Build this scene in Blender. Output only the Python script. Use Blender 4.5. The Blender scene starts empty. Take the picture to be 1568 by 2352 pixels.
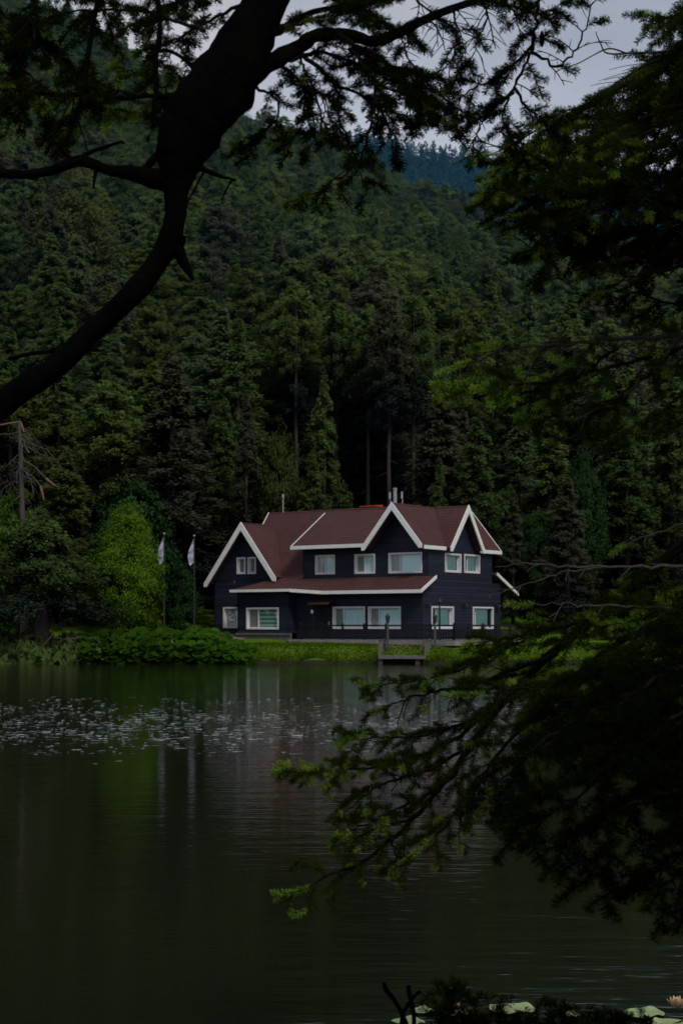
import bpy, math, random
import numpy as np
from mathutils import Vector, Matrix, noise as mnoise
random.seed(7); RNG = np.random.default_rng(7)
R = math.radians
sc = bpy.context.scene
COL = sc.collection
FPX, EYE, YH = 3500.0, 2.52, 1435.0      # lens in picture widths, eye height over the lake, horizon row (survey of the photo)

def at(px, py, Y):
    """survey point: photo column / row at distance Y -> world"""
    return Vector(((px - 784) / FPX * Y, Y, EYE - (py - YH) / FPX * Y))

# ------------------------------------------------------------------ object helpers
def tag(o, label=None, cat=None, group=None, kind=None):
    for k, v in (('label', label), ('category', cat), ('group', group), ('kind', kind)):
        if v: o[k] = v
    return o

def empty(name, loc, rz=0.0):
    o = bpy.data.objects.new(name, None); COL.objects.link(o)
    o.empty_display_size = .2; o.location = loc; o.rotation_euler = (0, 0, rz)
    return o

class MB:
    def __init__(s): s.v = []; s.f = []
    def poly(s, pts):
        n = len(s.v); s.v += [tuple(p) for p in pts]; s.f.append(tuple(range(n, n + len(pts)))); return s
    def hexa(s, b, t):
        n = len(s.v); k = len(b); s.v += [tuple(p) for p in b] + [tuple(p) for p in t]
        s.f.append(tuple(n + i for i in reversed(range(k)))); s.f.append(tuple(n + k + i for i in range(k)))
        for i in range(k):
            j = (i + 1) % k; s.f.append((n + i, n + j, n + k + j, n + k + i))
        return s
    def box(s, lo, hi):
        x0, x1 = sorted((lo[0], hi[0])); y0, y1 = sorted((lo[1], hi[1])); z0, z1 = sorted((lo[2], hi[2]))
        return s.hexa([(x0, y0, z0), (x1, y0, z0), (x1, y1, z0), (x0, y1, z0)], [(x0, y0, z1), (x1, y0, z1), (x1, y1, z1), (x0, y1, z1)])
    def bar(s, a, b, w, d=None):
        a = Vector(a); b = Vector(b); t = (b - a).normalized()
        r = t.cross(Vector((0, 0, 1)))
        if r.length < 1e-3: r = Vector((1, 0, 0))
        r.normalize(); u = r.cross(t); d = d or w
        q = [r * (w / 2) + u * (d / 2), -r * (w / 2) + u * (d / 2), -r * (w / 2) - u * (d / 2), r * (w / 2) - u * (d / 2)]
        return s.hexa([a + k for k in q], [b + k for k in q])
    def tube(s, pts, rad, n=8, rough=0.0, cap=True, freq=3.0):
        pts = [Vector(p) for p in pts]; N = len(pts); base = len(s.v)
        ref = Vector((.3, .2, 1)).normalized()
        for i, p in enumerate(pts):
            t = (pts[min(i + 1, N - 1)] - pts[max(i - 1, 0)]).normalized()
            a = t.cross(ref)
            if a.length < .05: a = t.cross(Vector((1, 0, 0)))
            a.normalize(); b = t.cross(a)
            for k in range(n):
                th = 2 * math.pi * k / n; dv = a * math.cos(th) + b * math.sin(th); r = rad[i]
                if rough: r *= 1 + rough * (mnoise.noise((p + dv * r) * freq) + .6 * mnoise.noise((p + dv * r) * freq * 3.1))
                s.v.append(tuple(p + dv * r))
        for i in range(N - 1):
            for k in range(n):
                j = (k + 1) % n
                s.f.append((base + i * n + k, base + i * n + j, base + (i + 1) * n + j, base + (i + 1) * n + k))
        if cap:
            s.f.append(tuple(base + k for k in reversed(range(n)))); s.f.append(tuple(base + (N - 1) * n + k for k in range(n)))
        return s
    def lathe(s, prof, n=12, c=(0, 0, 0)):
        base = len(s.v)
        for r, z in prof:
            for k in range(n):
                th = 2 * math.pi * k / n; s.v.append((c[0] + r * math.cos(th), c[1] + r * math.sin(th), c[2] + z))
        for i in range(len(prof) - 1):
            for k in range(n):
                j = (k + 1) % n; s.f.append((base + i * n + k, base + i * n + j, base + (i + 1) * n + j, base + (i + 1) * n + k))
        s.f.append(tuple(base + k for k in reversed(range(n)))); s.f.append(tuple(base + (len(prof) - 1) * n + k for k in range(n)))
        return s
    def build(s, name, m, parent=None, smooth=False):
        me = bpy.data.meshes.new(name); me.from_pydata(s.v, [], s.f); me.update()
        if m: me.materials.append(m)
        if smooth: me.polygons.foreach_set('use_smooth', [True] * len(me.polygons))
        o = bpy.data.objects.new(name, me); COL.objects.link(o)
        if parent: o.parent = parent
        return o

def np_mesh(name, V, Q, m, attrs=None, parent=None, link=True):
    """V (N,3), Q (M,k) equal sized faces, attrs {name: (N,) floats}"""
    me = bpy.data.meshes.new(name); k = Q.shape[1]
    me.vertices.add(len(V)); me.vertices.foreach_set('co', np.ascontiguousarray(V, dtype=np.float32).ravel())
    me.loops.add(Q.size); me.loops.foreach_set('vertex_index', np.ascontiguousarray(Q, dtype=np.int32).ravel())
    me.polygons.add(len(Q)); me.polygons.foreach_set('loop_start', np.arange(0, Q.size, k, dtype=np.int32))
    me.update(calc_edges=True)
    for a, d in (attrs or {}).items():
        d = np.ascontiguousarray(d, dtype=np.float32); vec = d.ndim == 2
        at_ = me.attributes.new(a, 'FLOAT_VECTOR' if vec else 'FLOAT', 'POINT'); at_.data.foreach_set('vector' if vec else 'value', d.ravel())
    if m: me.materials.append(m)
    if not link: return me
    o = bpy.data.objects.new(name, me); COL.objects.link(o)
    if parent: o.parent = parent
    return o

# ------------------------------------------------------------------ materials
def mat(name):
    m = bpy.data.materials.new(name); m.use_nodes = True; nt = m.node_tree; nt.nodes.clear()
    out = nt.nodes.new('ShaderNodeOutputMaterial'); return m, nt, out
def nd(nt, t, **kw):
    n = nt.nodes.new(t)
    for k, v in kw.items():
        if k in n.inputs: n.inputs[k].default_value = v
        else: setattr(n, k, v)
    return n
def rgb(c): return (c[0], c[1], c[2], 1)
def ramp(nt, stops):
    n = nt.nodes.new('ShaderNodeValToRGB'); e = n.color_ramp.elements
    while len(e) < len(stops): e.new(.5)
    for i, (p, c) in enumerate(stops): e[i].position = p; e[i].color = rgb(c)
    return n

def surf(name, c, c2=None, scale=4.0, rough=.7, bump=0.0, bscale=30.0, stretch=(1, 1, 1), spec=.3):
    m, nt, out = mat(name); L = nt.links
    b = nd(nt, 'ShaderNodeBsdfPrincipled', Roughness=rough); b.inputs['Specular IOR Level'].default_value = spec
    L.new(b.outputs[0], out.inputs[0])
    tc = nd(nt, 'ShaderNodeTexCoord'); mp = nd(nt, 'ShaderNodeMapping'); mp.inputs['Scale'].default_value = stretch
    L.new(tc.outputs['Object'], mp.inputs[0])
    n1 = nd(nt, 'ShaderNodeTexNoise', Scale=scale, Detail=6.0); L.new(mp.outputs[0], n1.inputs[0])
    rp = ramp(nt, [(.3, c), (.7, c2 or tuple(x * .75 for x in c))]); L.new(n1.outputs['Fac'], rp.inputs[0])
    L.new(rp.outputs[0], b.inputs['Base Color'])
    if bump:
        n2 = nd(nt, 'ShaderNodeTexNoise', Scale=bscale, Detail=5.0); L.new(mp.outputs[0], n2.inputs[0])
        bp = nd(nt, 'ShaderNodeBump', Strength=bump, Distance=.02); L.new(n2.outputs['Fac'], bp.inputs['Height']); L.new(bp.outputs[0], b.inputs['Normal'])
    return m

def leaf_mat(name, stops, attr=None, transl=.25, soft=True):
    """foliage: colour ramp by per-object random (or attribute 'rnd'), multiplied by the point attribute 'tint'"""
    m, nt, out = mat(name); L = nt.links
    if attr: src = nd(nt, 'ShaderNodeAttribute', attribute_name=attr).outputs['Fac']
    else: src = nd(nt, 'ShaderNodeObjectInfo').outputs['Random']
    rp = ramp(nt, stops); L.new(src, rp.inputs[0])
    ti = nd(nt, 'ShaderNodeAttribute', attribute_name='tint')
    mx = nd(nt, 'ShaderNodeVectorMath', operation='SCALE'); L.new(rp.outputs[0], mx.inputs[0]); L.new(ti.outputs['Fac'], mx.inputs['Scale'])
    d = nd(nt, 'ShaderNodeBsdfDiffuse')
    if soft:      # bluish shade of the crown gaps put into low-tint needles
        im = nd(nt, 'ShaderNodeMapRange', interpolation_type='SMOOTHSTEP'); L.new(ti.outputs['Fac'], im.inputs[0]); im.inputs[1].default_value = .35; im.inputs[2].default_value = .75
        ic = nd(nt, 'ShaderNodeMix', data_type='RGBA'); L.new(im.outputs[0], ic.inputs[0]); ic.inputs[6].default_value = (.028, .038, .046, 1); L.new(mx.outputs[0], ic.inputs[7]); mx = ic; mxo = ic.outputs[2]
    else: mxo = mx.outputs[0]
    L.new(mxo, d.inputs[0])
    if soft:
        na = nd(nt, 'ShaderNodeAttribute', attribute_name='nrm'); vt = nd(nt, 'ShaderNodeVectorTransform', vector_type='NORMAL', convert_from='OBJECT', convert_to='WORLD')
        L.new(na.outputs['Vector'], vt.inputs[0]); nn = nd(nt, 'ShaderNodeVectorMath', operation='NORMALIZE'); L.new(vt.outputs[0], nn.inputs[0]); L.new(nn.outputs[0], d.inputs['Normal'])
    t = nd(nt, 'ShaderNodeBsdfTranslucent'); L.new(mxo, t.inputs[0])
    mix = nd(nt, 'ShaderNodeMixShader'); mix.inputs[0].default_value = transl
    L.new(d.outputs[0], mix.inputs[1]); L.new(t.outputs[0], mix.inputs[2]); L.new(mix.outputs[0], out.inputs[0])
    return m

M = {}
M['trim'] = surf('white_paint', (.86, .84, .80), (.74, .72, .67), 3, .5, .1, 40)
M['frame'] = surf('window_white', (.72, .68, .68), (.62, .59, .59), 5, .45)
M['plank'] = surf('grey_weathered_wood', (.15, .14, .125), (.09, .086, .078), 5, .8, .3, 30, (1, 1, 6))
M['plank2'] = surf('dark_weathered_wood', (.085, .078, .070), (.05, .046, .042), 5, .8, .3, 30, (1, 1, 6))
M['darkwood'] = surf('dark_stained_wood', (.010, .010, .013), (.006, .006, .008), 6, .6)
M['paleplank'] = surf('pale_deck_edge', (.30, .265, .25), (.19, .165, .155), 3, .85, .3, 20, (3, 3, 1))
M['stone'] = surf('grey_concrete', (.15, .145, .13), (.09, .085, .075), 2.5, .9, .3, 20)
M['metal'] = surf('dark_metal', (.02, .022, .022), (.03, .033, .03), 8, .45)
M['steel'] = surf('pale_metal', (.35, .34, .36), (.28, .27, .29), 6, .4)
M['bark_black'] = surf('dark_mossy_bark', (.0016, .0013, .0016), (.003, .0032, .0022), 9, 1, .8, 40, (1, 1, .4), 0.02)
M['bark_twig'] = surf('twig_bark', (.006, .005, .0045), (.016, .014, .012), 30, .9, .5, 80, spec=.05)
M['bark_bare'] = surf('bare_twig_wood', (.055, .047, .040), (.09, .078, .068), 30, .9, .5, 80, spec=.05)
M['bark_far'] = surf('fir_trunk_bark', (.060, .046, .038), (.028, .022, .020), 1.6, .95, .6, 12, (1, 1, .25))
M['bark_dead'] = surf('dead_grey_wood', (.085, .073, .068), (.05, .043, .04), 3, .9, .5, 12, (1, 1, .25))
M['broken'] = surf('broken_orange_wood', (.24, .14, .09), (.15, .095, .07), 5, .9)
M['orange'] = surf('orange_sheet', (.55, .085, .02), (.45, .06, .02), 3, .5)
M['brick'] = surf('brown_brick', (.07, .04, .03), (.05, .03, .025), 8, .9)
M['blue'] = surf('blue_sheet', (.02, .03, .17), (.05, .05, .09), 3, .6)
M['flag'] = surf('white_flag_cloth', (.55, .55, .66), (.30, .30, .40), 2.5, .8)
M['pathm'] = surf('gravel_path', (.20, .17, .14), (.14, .12, .10), 3, .95, .3, 30)

def siding(name, c):
    m, nt, out = mat(name); L = nt.links
    b = nd(nt, 'ShaderNodeBsdfPrincipled', Roughness=.6); b.inputs['Specular IOR Level'].default_value = .25; L.new(b.outputs[0], out.inputs[0])
    tc = nd(nt, 'ShaderNodeTexCoord'); sp = nd(nt, 'ShaderNodeSeparateXYZ'); L.new(tc.outputs['Object'], sp.inputs[0])
    mu = nd(nt, 'ShaderNodeMath', operation='MULTIPLY'); mu.inputs[1].default_value = 4.4; L.new(sp.outputs['Z'], mu.inputs[0])
    fr = nd(nt, 'ShaderNodeMath', operation='FRACT'); L.new(mu.outputs[0], fr.inputs[0])
    bp = nd(nt, 'ShaderNodeBump', Strength=.9, Distance=.03); bp.invert = True; L.new(fr.outputs[0], bp.inputs['Height']); L.new(bp.outputs[0], b.inputs['Normal'])
    fl = nd(nt, 'ShaderNodeMath', operation='FLOOR'); L.new(mu.outputs[0], fl.inputs[0])
    mp = nd(nt, 'ShaderNodeMapping'); mp.inputs['Scale'].default_value = (.35, .35, 3); L.new(tc.outputs['Object'], mp.inputs[0])
    n = nd(nt, 'ShaderNodeTexNoise', Scale=1.6, Detail=5.0); L.new(mp.outputs[0], n.inputs[0])
    rp = ramp(nt, [(.3, tuple(x * .75 for x in c)), (.7, tuple(x * 1.25 for x in c))]); L.new(n.outputs['Fac'], rp.inputs[0])
    lt = nd(nt, 'ShaderNodeMath', operation='LESS_THAN'); lt.inputs[1].default_value = .12; L.new(fr.outputs[0], lt.inputs[0])
    mx = nd(nt, 'ShaderNodeMix', data_type='RGBA'); L.new(lt.outputs[0], mx.inputs[0]); L.new(rp.outputs[0], mx.inputs[6]); mx.inputs[7].default_value = rgb(tuple(x * .45 for x in c))
    wn = nd(nt, 'ShaderNodeTexWhiteNoise', noise_dimensions='1D'); L.new(fl.outputs[0], wn.inputs['W'])
    vr = nd(nt, 'ShaderNodeMapRange'); L.new(wn.outputs['Value'], vr.inputs[0]); vr.inputs[3].default_value = .72; vr.inputs[4].default_value = 1.3
    dp = nd(nt, 'ShaderNodeMapRange'); L.new(sp.outputs['Z'], dp.inputs[0]); dp.inputs[1].default_value = .2; dp.inputs[2].default_value = 1.1; dp.inputs[3].default_value = 1.35; dp.inputs[4].default_value = 1
    m5 = nd(nt, 'ShaderNodeMath', operation='MULTIPLY'); L.new(vr.outputs[0], m5.inputs[0]); L.new(dp.outputs[0], m5.inputs[1])
    sc_ = nd(nt, 'ShaderNodeVectorMath', operation='SCALE'); L.new(mx.outputs[2], sc_.inputs[0]); L.new(m5.outputs[0], sc_.inputs['Scale'])
    L.new(sc_.outputs[0], b.inputs['Base Color'])
    return m
M['wall'] = siding('navy_clapboard', (.0125, .0145, .029))

def tiles():
    m, nt, out = mat('red_brown_roof_tiles'); L = nt.links
    b = nd(nt, 'ShaderNodeBsdfPrincipled', Roughness=.85); b.inputs['Specular IOR Level'].default_value = .2; L.new(b.outputs[0], out.inputs[0])
    tc = nd(nt, 'ShaderNodeTexCoord'); sp = nd(nt, 'ShaderNodeSeparateXYZ'); L.new(tc.outputs['Object'], sp.inputs[0])
    z = nd(nt, 'ShaderNodeMath', operation='MULTIPLY'); z.inputs[1].default_value = 4.6; L.new(sp.outputs['Z'], z.inputs[0])
    fz = nd(nt, 'ShaderNodeMath', operation='FRACT'); L.new(z.outputs[0], fz.inputs[0])
    xy = nd(nt, 'ShaderNodeMath', operation='ADD'); L.new(sp.outputs['X'], xy.inputs[0]); L.new(sp.outputs['Y'], xy.inputs[1])
    w = nd(nt, 'ShaderNodeMath', operation='MULTIPLY'); w.inputs[1].default_value = 3.6; L.new(xy.outputs[0], w.inputs[0])
    fw = nd(nt, 'ShaderNodeMath', operation='FRACT'); L.new(w.outputs[0], fw.inputs[0])
    ad = nd(nt, 'ShaderNodeMath', operation='ADD'); L.new(fz.outputs[0], ad.inputs[0])
    sw = nd(nt, 'ShaderNodeMath', operation='PINGPONG'); sw.inputs[1].default_value = .5; L.new(fw.outputs[0], sw.inputs[0]); L.new(sw.outputs[0], ad.inputs[1])
    bp = nd(nt, 'ShaderNodeBump', Strength=.5, Distance=.05); bp.invert = True; L.new(ad.outputs[0], bp.inputs['Height']); L.new(bp.outputs[0], b.inputs['Normal'])
    n = nd(nt, 'ShaderNodeTexNoise', Scale=.9, Detail=8.0, Roughness=.65); L.new(tc.outputs['Object'], n.inputs[0])
    rp = ramp(nt, [(.3, (.070, .028, .027)), (.55, (.086, .035, .034)), (.75, (.104, .044, .042))]); L.new(n.outputs['Fac'], rp.inputs[0])
    lt = nd(nt, 'ShaderNodeMath', operation='LESS_THAN'); lt.inputs[1].default_value = .18; L.new(fz.outputs[0], lt.inputs[0])
    mx = nd(nt, 'ShaderNodeMix', data_type='RGBA'); L.new(lt.outputs[0], mx.inputs[0]); L.new(rp.outputs[0], mx.inputs[6]); mx.inputs[7].default_value = (.056, .024, .023, 1)
    n4 = nd(nt, 'ShaderNodeTexNoise', Scale=.55, Detail=9.0, Roughness=.7); mp4 = nd(nt, 'ShaderNodeMapping'); mp4.inputs['Scale'].default_value = (1.6, 1.6, .5); L.new(tc.outputs['Object'], mp4.inputs[0]); L.new(mp4.outputs[0], n4.inputs[0])
    r4 = nd(nt, 'ShaderNodeMapRange'); L.new(n4.outputs['Fac'], r4.inputs[0]); r4.inputs[1].default_value = .52; r4.inputs[2].default_value = .72; r4.inputs[4].default_value = .6
    m4 = nd(nt, 'ShaderNodeMix', data_type='RGBA'); L.new(r4.outputs[0], m4.inputs[0]); L.new(mx.outputs[2], m4.inputs[6]); m4.inputs[7].default_value = (.046, .034, .026, 1)
    L.new(m4.outputs[2], b.inputs['Base Color'])
    return m
M['tile'] = tiles()

def glass():
    m, nt, out = mat('window_glass'); L = nt.links
    g = nd(nt, 'ShaderNodeBsdfGlossy', Roughness=.03); g.inputs[0].default_value = (.9, .9, .9, 1)
    t = nd(nt, 'ShaderNodeBsdfTransparent'); t.inputs[0].default_value = (.93, .97, .96, 1)
    mx = nd(nt, 'ShaderNodeMixShader'); fr = nd(nt, 'ShaderNodeFresnel', IOR=1.5)
    L.new(fr.outputs[0], mx.inputs[0]); L.new(t.outputs[0], mx.inputs[1]); L.new(g.outputs[0], mx.inputs[2]); L.new(mx.outputs[0], out.inputs[0])
    return m
M['glass'] = glass()
M['blind'] = surf('teal_blind', (.64, .86, .84), (.54, .80, .78), 1.2, .8, 0, 1, (3, 3, .3))
M['curtain'] = surf('grey_curtain', (.30, .32, .27), (.20, .22, .19), 3, .9, 0, 1, (4, 4, .2))
def stripes():
    m, nt, out = mat('striped_roller_blind'); L = nt.links
    b = nd(nt, 'ShaderNodeBsdfDiffuse'); L.new(b.outputs[0], out.inputs[0])
    tc = nd(nt, 'ShaderNodeTexCoord'); sp = nd(nt, 'ShaderNodeSeparateXYZ'); L.new(tc.outputs['Object'], sp.inputs[0])
    mu = nd(nt, 'ShaderNodeMath', operation='MULTIPLY'); mu.inputs[1].default_value = 3.3; L.new(sp.outputs['Z'], mu.inputs[0])
    fr = nd(nt, 'ShaderNodeMath', operation='FRACT'); L.new(mu.outputs[0], fr.inputs[0])
    rp = ramp(nt, [(.38, (.34, .50, .40)), (.5, (.10, .21, .20))]); L.new(fr.outputs[0], rp.inputs[0]); L.new(rp.outputs[0], b.inputs[0])
    return m
M['stripes'] = stripes()

def water():
    m, nt, out = mat('lake_water'); L = nt.links
    b = nd(nt, 'ShaderNodeBsdfPrincipled', Roughness=.07, IOR=1.30); b.inputs['Base Color'].default_value = (.010, .0125, .006, 1)
    L.new(b.outputs[0], out.inputs[0])
    tc = nd(nt, 'ShaderNodeTexCoord')
    def wave(s, stretch, det):
        mp = nd(nt, 'ShaderNodeMapping'); mp.inputs['Scale'].default_value = stretch; L.new(tc.outputs['Object'], mp.inputs[0])
        n = nd(nt, 'ShaderNodeTexNoise', Scale=s, Detail=det, Roughness=.55); L.new(mp.outputs[0], n.inputs[0]); return n.outputs['Fac']
    a = wave(1.0, (.55, 1.9, 1), 3.0); c = wave(4.2, (.45, 1.7, 1), 3.0); g = wave(.07, (1, .6, 1), 2.0)
    mg = nd(nt, 'ShaderNodeMapRange'); L.new(g, mg.inputs[0]); mg.inputs[1].default_value = .38; mg.inputs[2].default_value = .65; mg.inputs[3].default_value = .25; mg.inputs[4].default_value = 1.0
    m1 = nd(nt, 'ShaderNodeMath', operation='MULTIPLY_ADD'); L.new(c, m1.inputs[0]); m1.inputs[1].default_value = .42; L.new(a, m1.inputs[2])
    m2 = nd(nt, 'ShaderNodeMath', operation='MULTIPLY'); L.new(m1.outputs[0], m2.inputs[0]); L.new(mg.outputs[0], m2.inputs[1])
    bp = nd(nt, 'ShaderNodeBump', Strength=.20, Distance=.1); L.new(m2.outputs[0], bp.inputs['Height']); L.new(bp.outputs[0], b.inputs['Normal'])
    return m
M['water'] = water()

def ground():
    m, nt, out = mat('grass_and_forest_floor'); L = nt.links
    b = nd(nt, 'ShaderNodeBsdfPrincipled', Roughness=.95); b.inputs['Specular IOR Level'].default_value = .1; L.new(b.outputs[0], out.inputs[0])
    ge = nd(nt, 'ShaderNodeNewGeometry'); sp = nd(nt, 'ShaderNodeSeparateXYZ'); L.new(ge.outputs['Position'], sp.inputs[0])
    n1 = nd(nt, 'ShaderNodeTexNoise', Scale=1.3, Detail=8.0, Roughness=.7); L.new(ge.outputs['Position'], n1.inputs[0])
    gr = ramp(nt, [(.3, (.060, .125, .006)), (.5, (.085, .155, .010)), (.72, (.115, .165, .016))]); L.new(n1.outputs['Fac'], gr.inputs[0])
    n2 = nd(nt, 'ShaderNodeTexNoise', Scale=.4, Detail=8.0); L.new(ge.outputs['Position'], n2.inputs[0])
    fo = ramp(nt, [(.3, (.012, .016, .008)), (.7, (.03, .032, .016))]); L.new(n2.outputs['Fac'], fo.inputs[0])
    mr = nd(nt, 'ShaderNodeMapRange'); L.new(sp.outputs['Y'], mr.inputs[0]); mr.inputs[1].default_value = 128; mr.inputs[2].default_value = 134
    mx = nd(nt, 'ShaderNodeMix', data_type='RGBA'); L.new(mr.outputs[0], mx.inputs[0]); L.new(gr.outputs[0], mx.inputs[6]); L.new(fo.outputs[0], mx.inputs[7])
    lo = nd(nt, 'ShaderNodeMapRange'); L.new(sp.outputs['Z'], lo.inputs[0]); lo.inputs[1].default_value = .20; lo.inputs[2].default_value = .34
    m2 = nd(nt, 'ShaderNodeMix', data_type='RGBA'); L.new(lo.outputs[0], m2.inputs[0]); m2.inputs[6].default_value = (.022, .022, .012, 1); L.new(mx.outputs[2], m2.inputs[7])
    nb = nd(nt, 'ShaderNodeMapRange'); L.new(sp.outputs['Y'], nb.inputs[0]); nb.inputs[1].default_value = 8; nb.inputs[2].default_value = 9
    m3 = nd(nt, 'ShaderNodeMix', data_type='RGBA'); L.new(nb.outputs[0], m3.inputs[0]); m3.inputs[6].default_value = (.02, .022, .012, 1); L.new(m2.outputs[2], m3.inputs[7])
    L.new(m3.outputs[2], b.inputs['Base Color'])
    n3 = nd(nt, 'ShaderNodeTexNoise', Scale=9.0, Detail=4.0); L.new(ge.outputs['Position'], n3.inputs[0])
    bp = nd(nt, 'ShaderNodeBump', Strength=.5, Distance=.1); L.new(n3.outputs['Fac'], bp.inputs['Height']); L.new(bp.outputs[0], b.inputs['Normal'])
    return m
M['ground'] = ground()
C_DARK = [(0, (0.062, 0.100, 0.030)), (.5, (0.079, 0.121, 0.036)), (1, (0.095, 0.139, 0.036))]
C_OLIVE = [(0, (0.064, 0.088, 0.025)), (.5, (0.077, 0.107, 0.028)), (1, (0.092, 0.112, 0.032))]
C_BROWN = [(0, (0.064, 0.073, 0.045)), (.5, (0.075, 0.082, 0.050)), (1, (0.085, 0.089, 0.052))]
C_BLUE = [(0, (0.070, 0.111, 0.048)), (.5, (0.088, 0.131, 0.056)), (1, (0.099, 0.149, 0.056))]
C_LIGHT = [(0, (0.072, 0.133, 0.030)), (.5, (0.087, 0.156, 0.030)), (1, (0.103, 0.162, 0.035))]
LM = {'dark': leaf_mat('dark_fir_needles', C_DARK), 'olive': leaf_mat('olive_fir_needles', C_OLIVE), 'brown': leaf_mat('grey_brown_fir_needles', C_BROWN),
      'blue': leaf_mat('blue_green_fir_needles', C_BLUE), 'light': leaf_mat('fresh_green_leaves', C_LIGHT, None, .35)}
LM['birch'] = leaf_mat('yellow_green_leaves', [(0, (.130, .235, .020)), (1, (.130, .235, .020))], None, .35)
LM['emerald'] = leaf_mat('deep_green_leaves', [(0, (.034, .080, .024)), (1, (.034, .080, .024))], None, .3)
LM['mixed'] = leaf_mat('mixed_forest_needles', [(0, (0.057, 0.096, 0.035)), (.25, (0.078, 0.123, 0.035)), (.45, (0.109, 0.144, 0.035)), (.6, (0.086, 0.099, 0.052)), (.8, (0.060, 0.108, 0.050)), (1, (0.130, 0.187, 0.040))])
LM['far'] = leaf_mat('haze_blue_ridge_needles', [(0, (0.020, 0.080, 0.111)), (.6, (0.022, 0.095, 0.128)), (1, (0.029, 0.105, 0.128))])  # distance haze put into a blue needle colour
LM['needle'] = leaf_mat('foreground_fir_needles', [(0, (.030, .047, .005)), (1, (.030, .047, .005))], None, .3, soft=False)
LM['burr'] = leaf_mat('broad_lakeside_leaves', [(0, (.055, .135, .012)), (1, (.055, .135, .012))], None, .3, soft=False)
LM['grass'] = leaf_mat('lawn_grass_blades', [(0, (.10, .17, .010)), (1, (.10, .17, .010))], None, .3, soft=False)
LM['pad'] = leaf_mat('glint_pale_lily_leaves', [(0, (.34, .37, .37)), (1, (.34, .37, .37))], None, 0, soft=False)  # sky glint put into a pale leaf colour

# ------------------------------------------------------------------ camera, sky, sun
cam = bpy.data.objects.new('camera', bpy.data.cameras.new('camera')); COL.objects.link(cam); sc.camera = cam
cam.location = (0, 0, EYE); cam.rotation_euler = (R(90), 0, 0)
cd = cam.data; cd.sensor_fit = 'HORIZONTAL'; cd.sensor_width = 36; cd.lens = 36 * FPX / 1568; cd.shift_y = (YH - 1176) / 1568
cd.clip_start = .1; cd.clip_end = 6000
cd.dof.use_dof = True; cd.dof.focus_distance = 11.0; cd.dof.aperture_fstop = 11.0

SUN_EL, SUN_AZ = 46.0, 152.0        # azimuth from +Y clockwise: behind the viewer, to the right
w = bpy.data.worlds.new('World'); sc.world = w; w.use_nodes = True; nt = w.node_tree; nt.nodes.clear(); L = nt.links
wo = nt.nodes.new('ShaderNodeOutputWorld'); bg = nt.nodes.new('ShaderNodeBackground'); L.new(bg.outputs[0], wo.inputs[0])
sky = nt.nodes.new('ShaderNodeTexSky'); sky.sky_type = 'NISHITA'; sky.sun_disc = False; sky.sun_elevation = R(SUN_EL); sky.sun_rotation = R(SUN_AZ)
tc = nd(nt, 'ShaderNodeTexCoord'); mp = nd(nt, 'ShaderNodeMapping'); mp.inputs['Scale'].default_value = (1, 1, 2.6); L.new(tc.outputs['Generated'], mp.inputs[0])
cn = nd(nt, 'ShaderNodeTexNoise', Scale=4.5, Detail=5.0, Roughness=.5); L.new(mp.outputs[0], cn.inputs[0])
cr = ramp(nt, [(.33, (.44, .50, .63)), (.55, (.57, .62, .74)), (.72, (.80, .81, .88))]); L.new(cn.outputs['Fac'], cr.inputs[0])
cs = nd(nt, 'ShaderNodeVectorMath', operation='SCALE'); 
sz = nd(nt, 'ShaderNodeSeparateXYZ'); L.new(tc.outputs['Generated'], sz.inputs[0]); gm = nd(nt, 'ShaderNodeMapRange'); L.new(sz.outputs['Z'], gm.inputs[0])
gm.inputs[1].default_value = .27; gm.inputs[2].default_value = .42; gm.inputs[3].default_value = 13.0; gm.inputs[4].default_value = 8.2; L.new(gm.outputs[0], cs.inputs['Scale']); L.new(cr.outputs[0], cs.inputs[0])
wm = nd(nt, 'ShaderNodeMix', data_type='RGBA'); wm.inputs[0].default_value = .9; L.new(sky.outputs[0], wm.inputs[6]); L.new(cs.outputs[0], wm.inputs[7])
L.new(wm.outputs[2], bg.inputs[0]); bg.inputs[1].default_value = .075
sl = bpy.data.lights.new('sun', 'SUN'); so = bpy.data.objects.new('sun', sl); COL.objects.link(so)
sl.energy = 1.6; sl.angle = R(14); sl.color = (1, .96, .90)
az = R(SUN_AZ); sd = Vector((math.sin(az) * math.cos(R(SUN_EL)), math.cos(az) * math.cos(R(SUN_EL)), math.sin(R(SUN_EL))))
so.rotation_euler = (-sd).to_track_quat('-Z', 'Y').to_euler(); so.location = (20, -40, 40)
sc.view_settings.view_transform = 'Standard'; sc.view_settings.look = 'None'; sc.view_settings.exposure = 0

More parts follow.
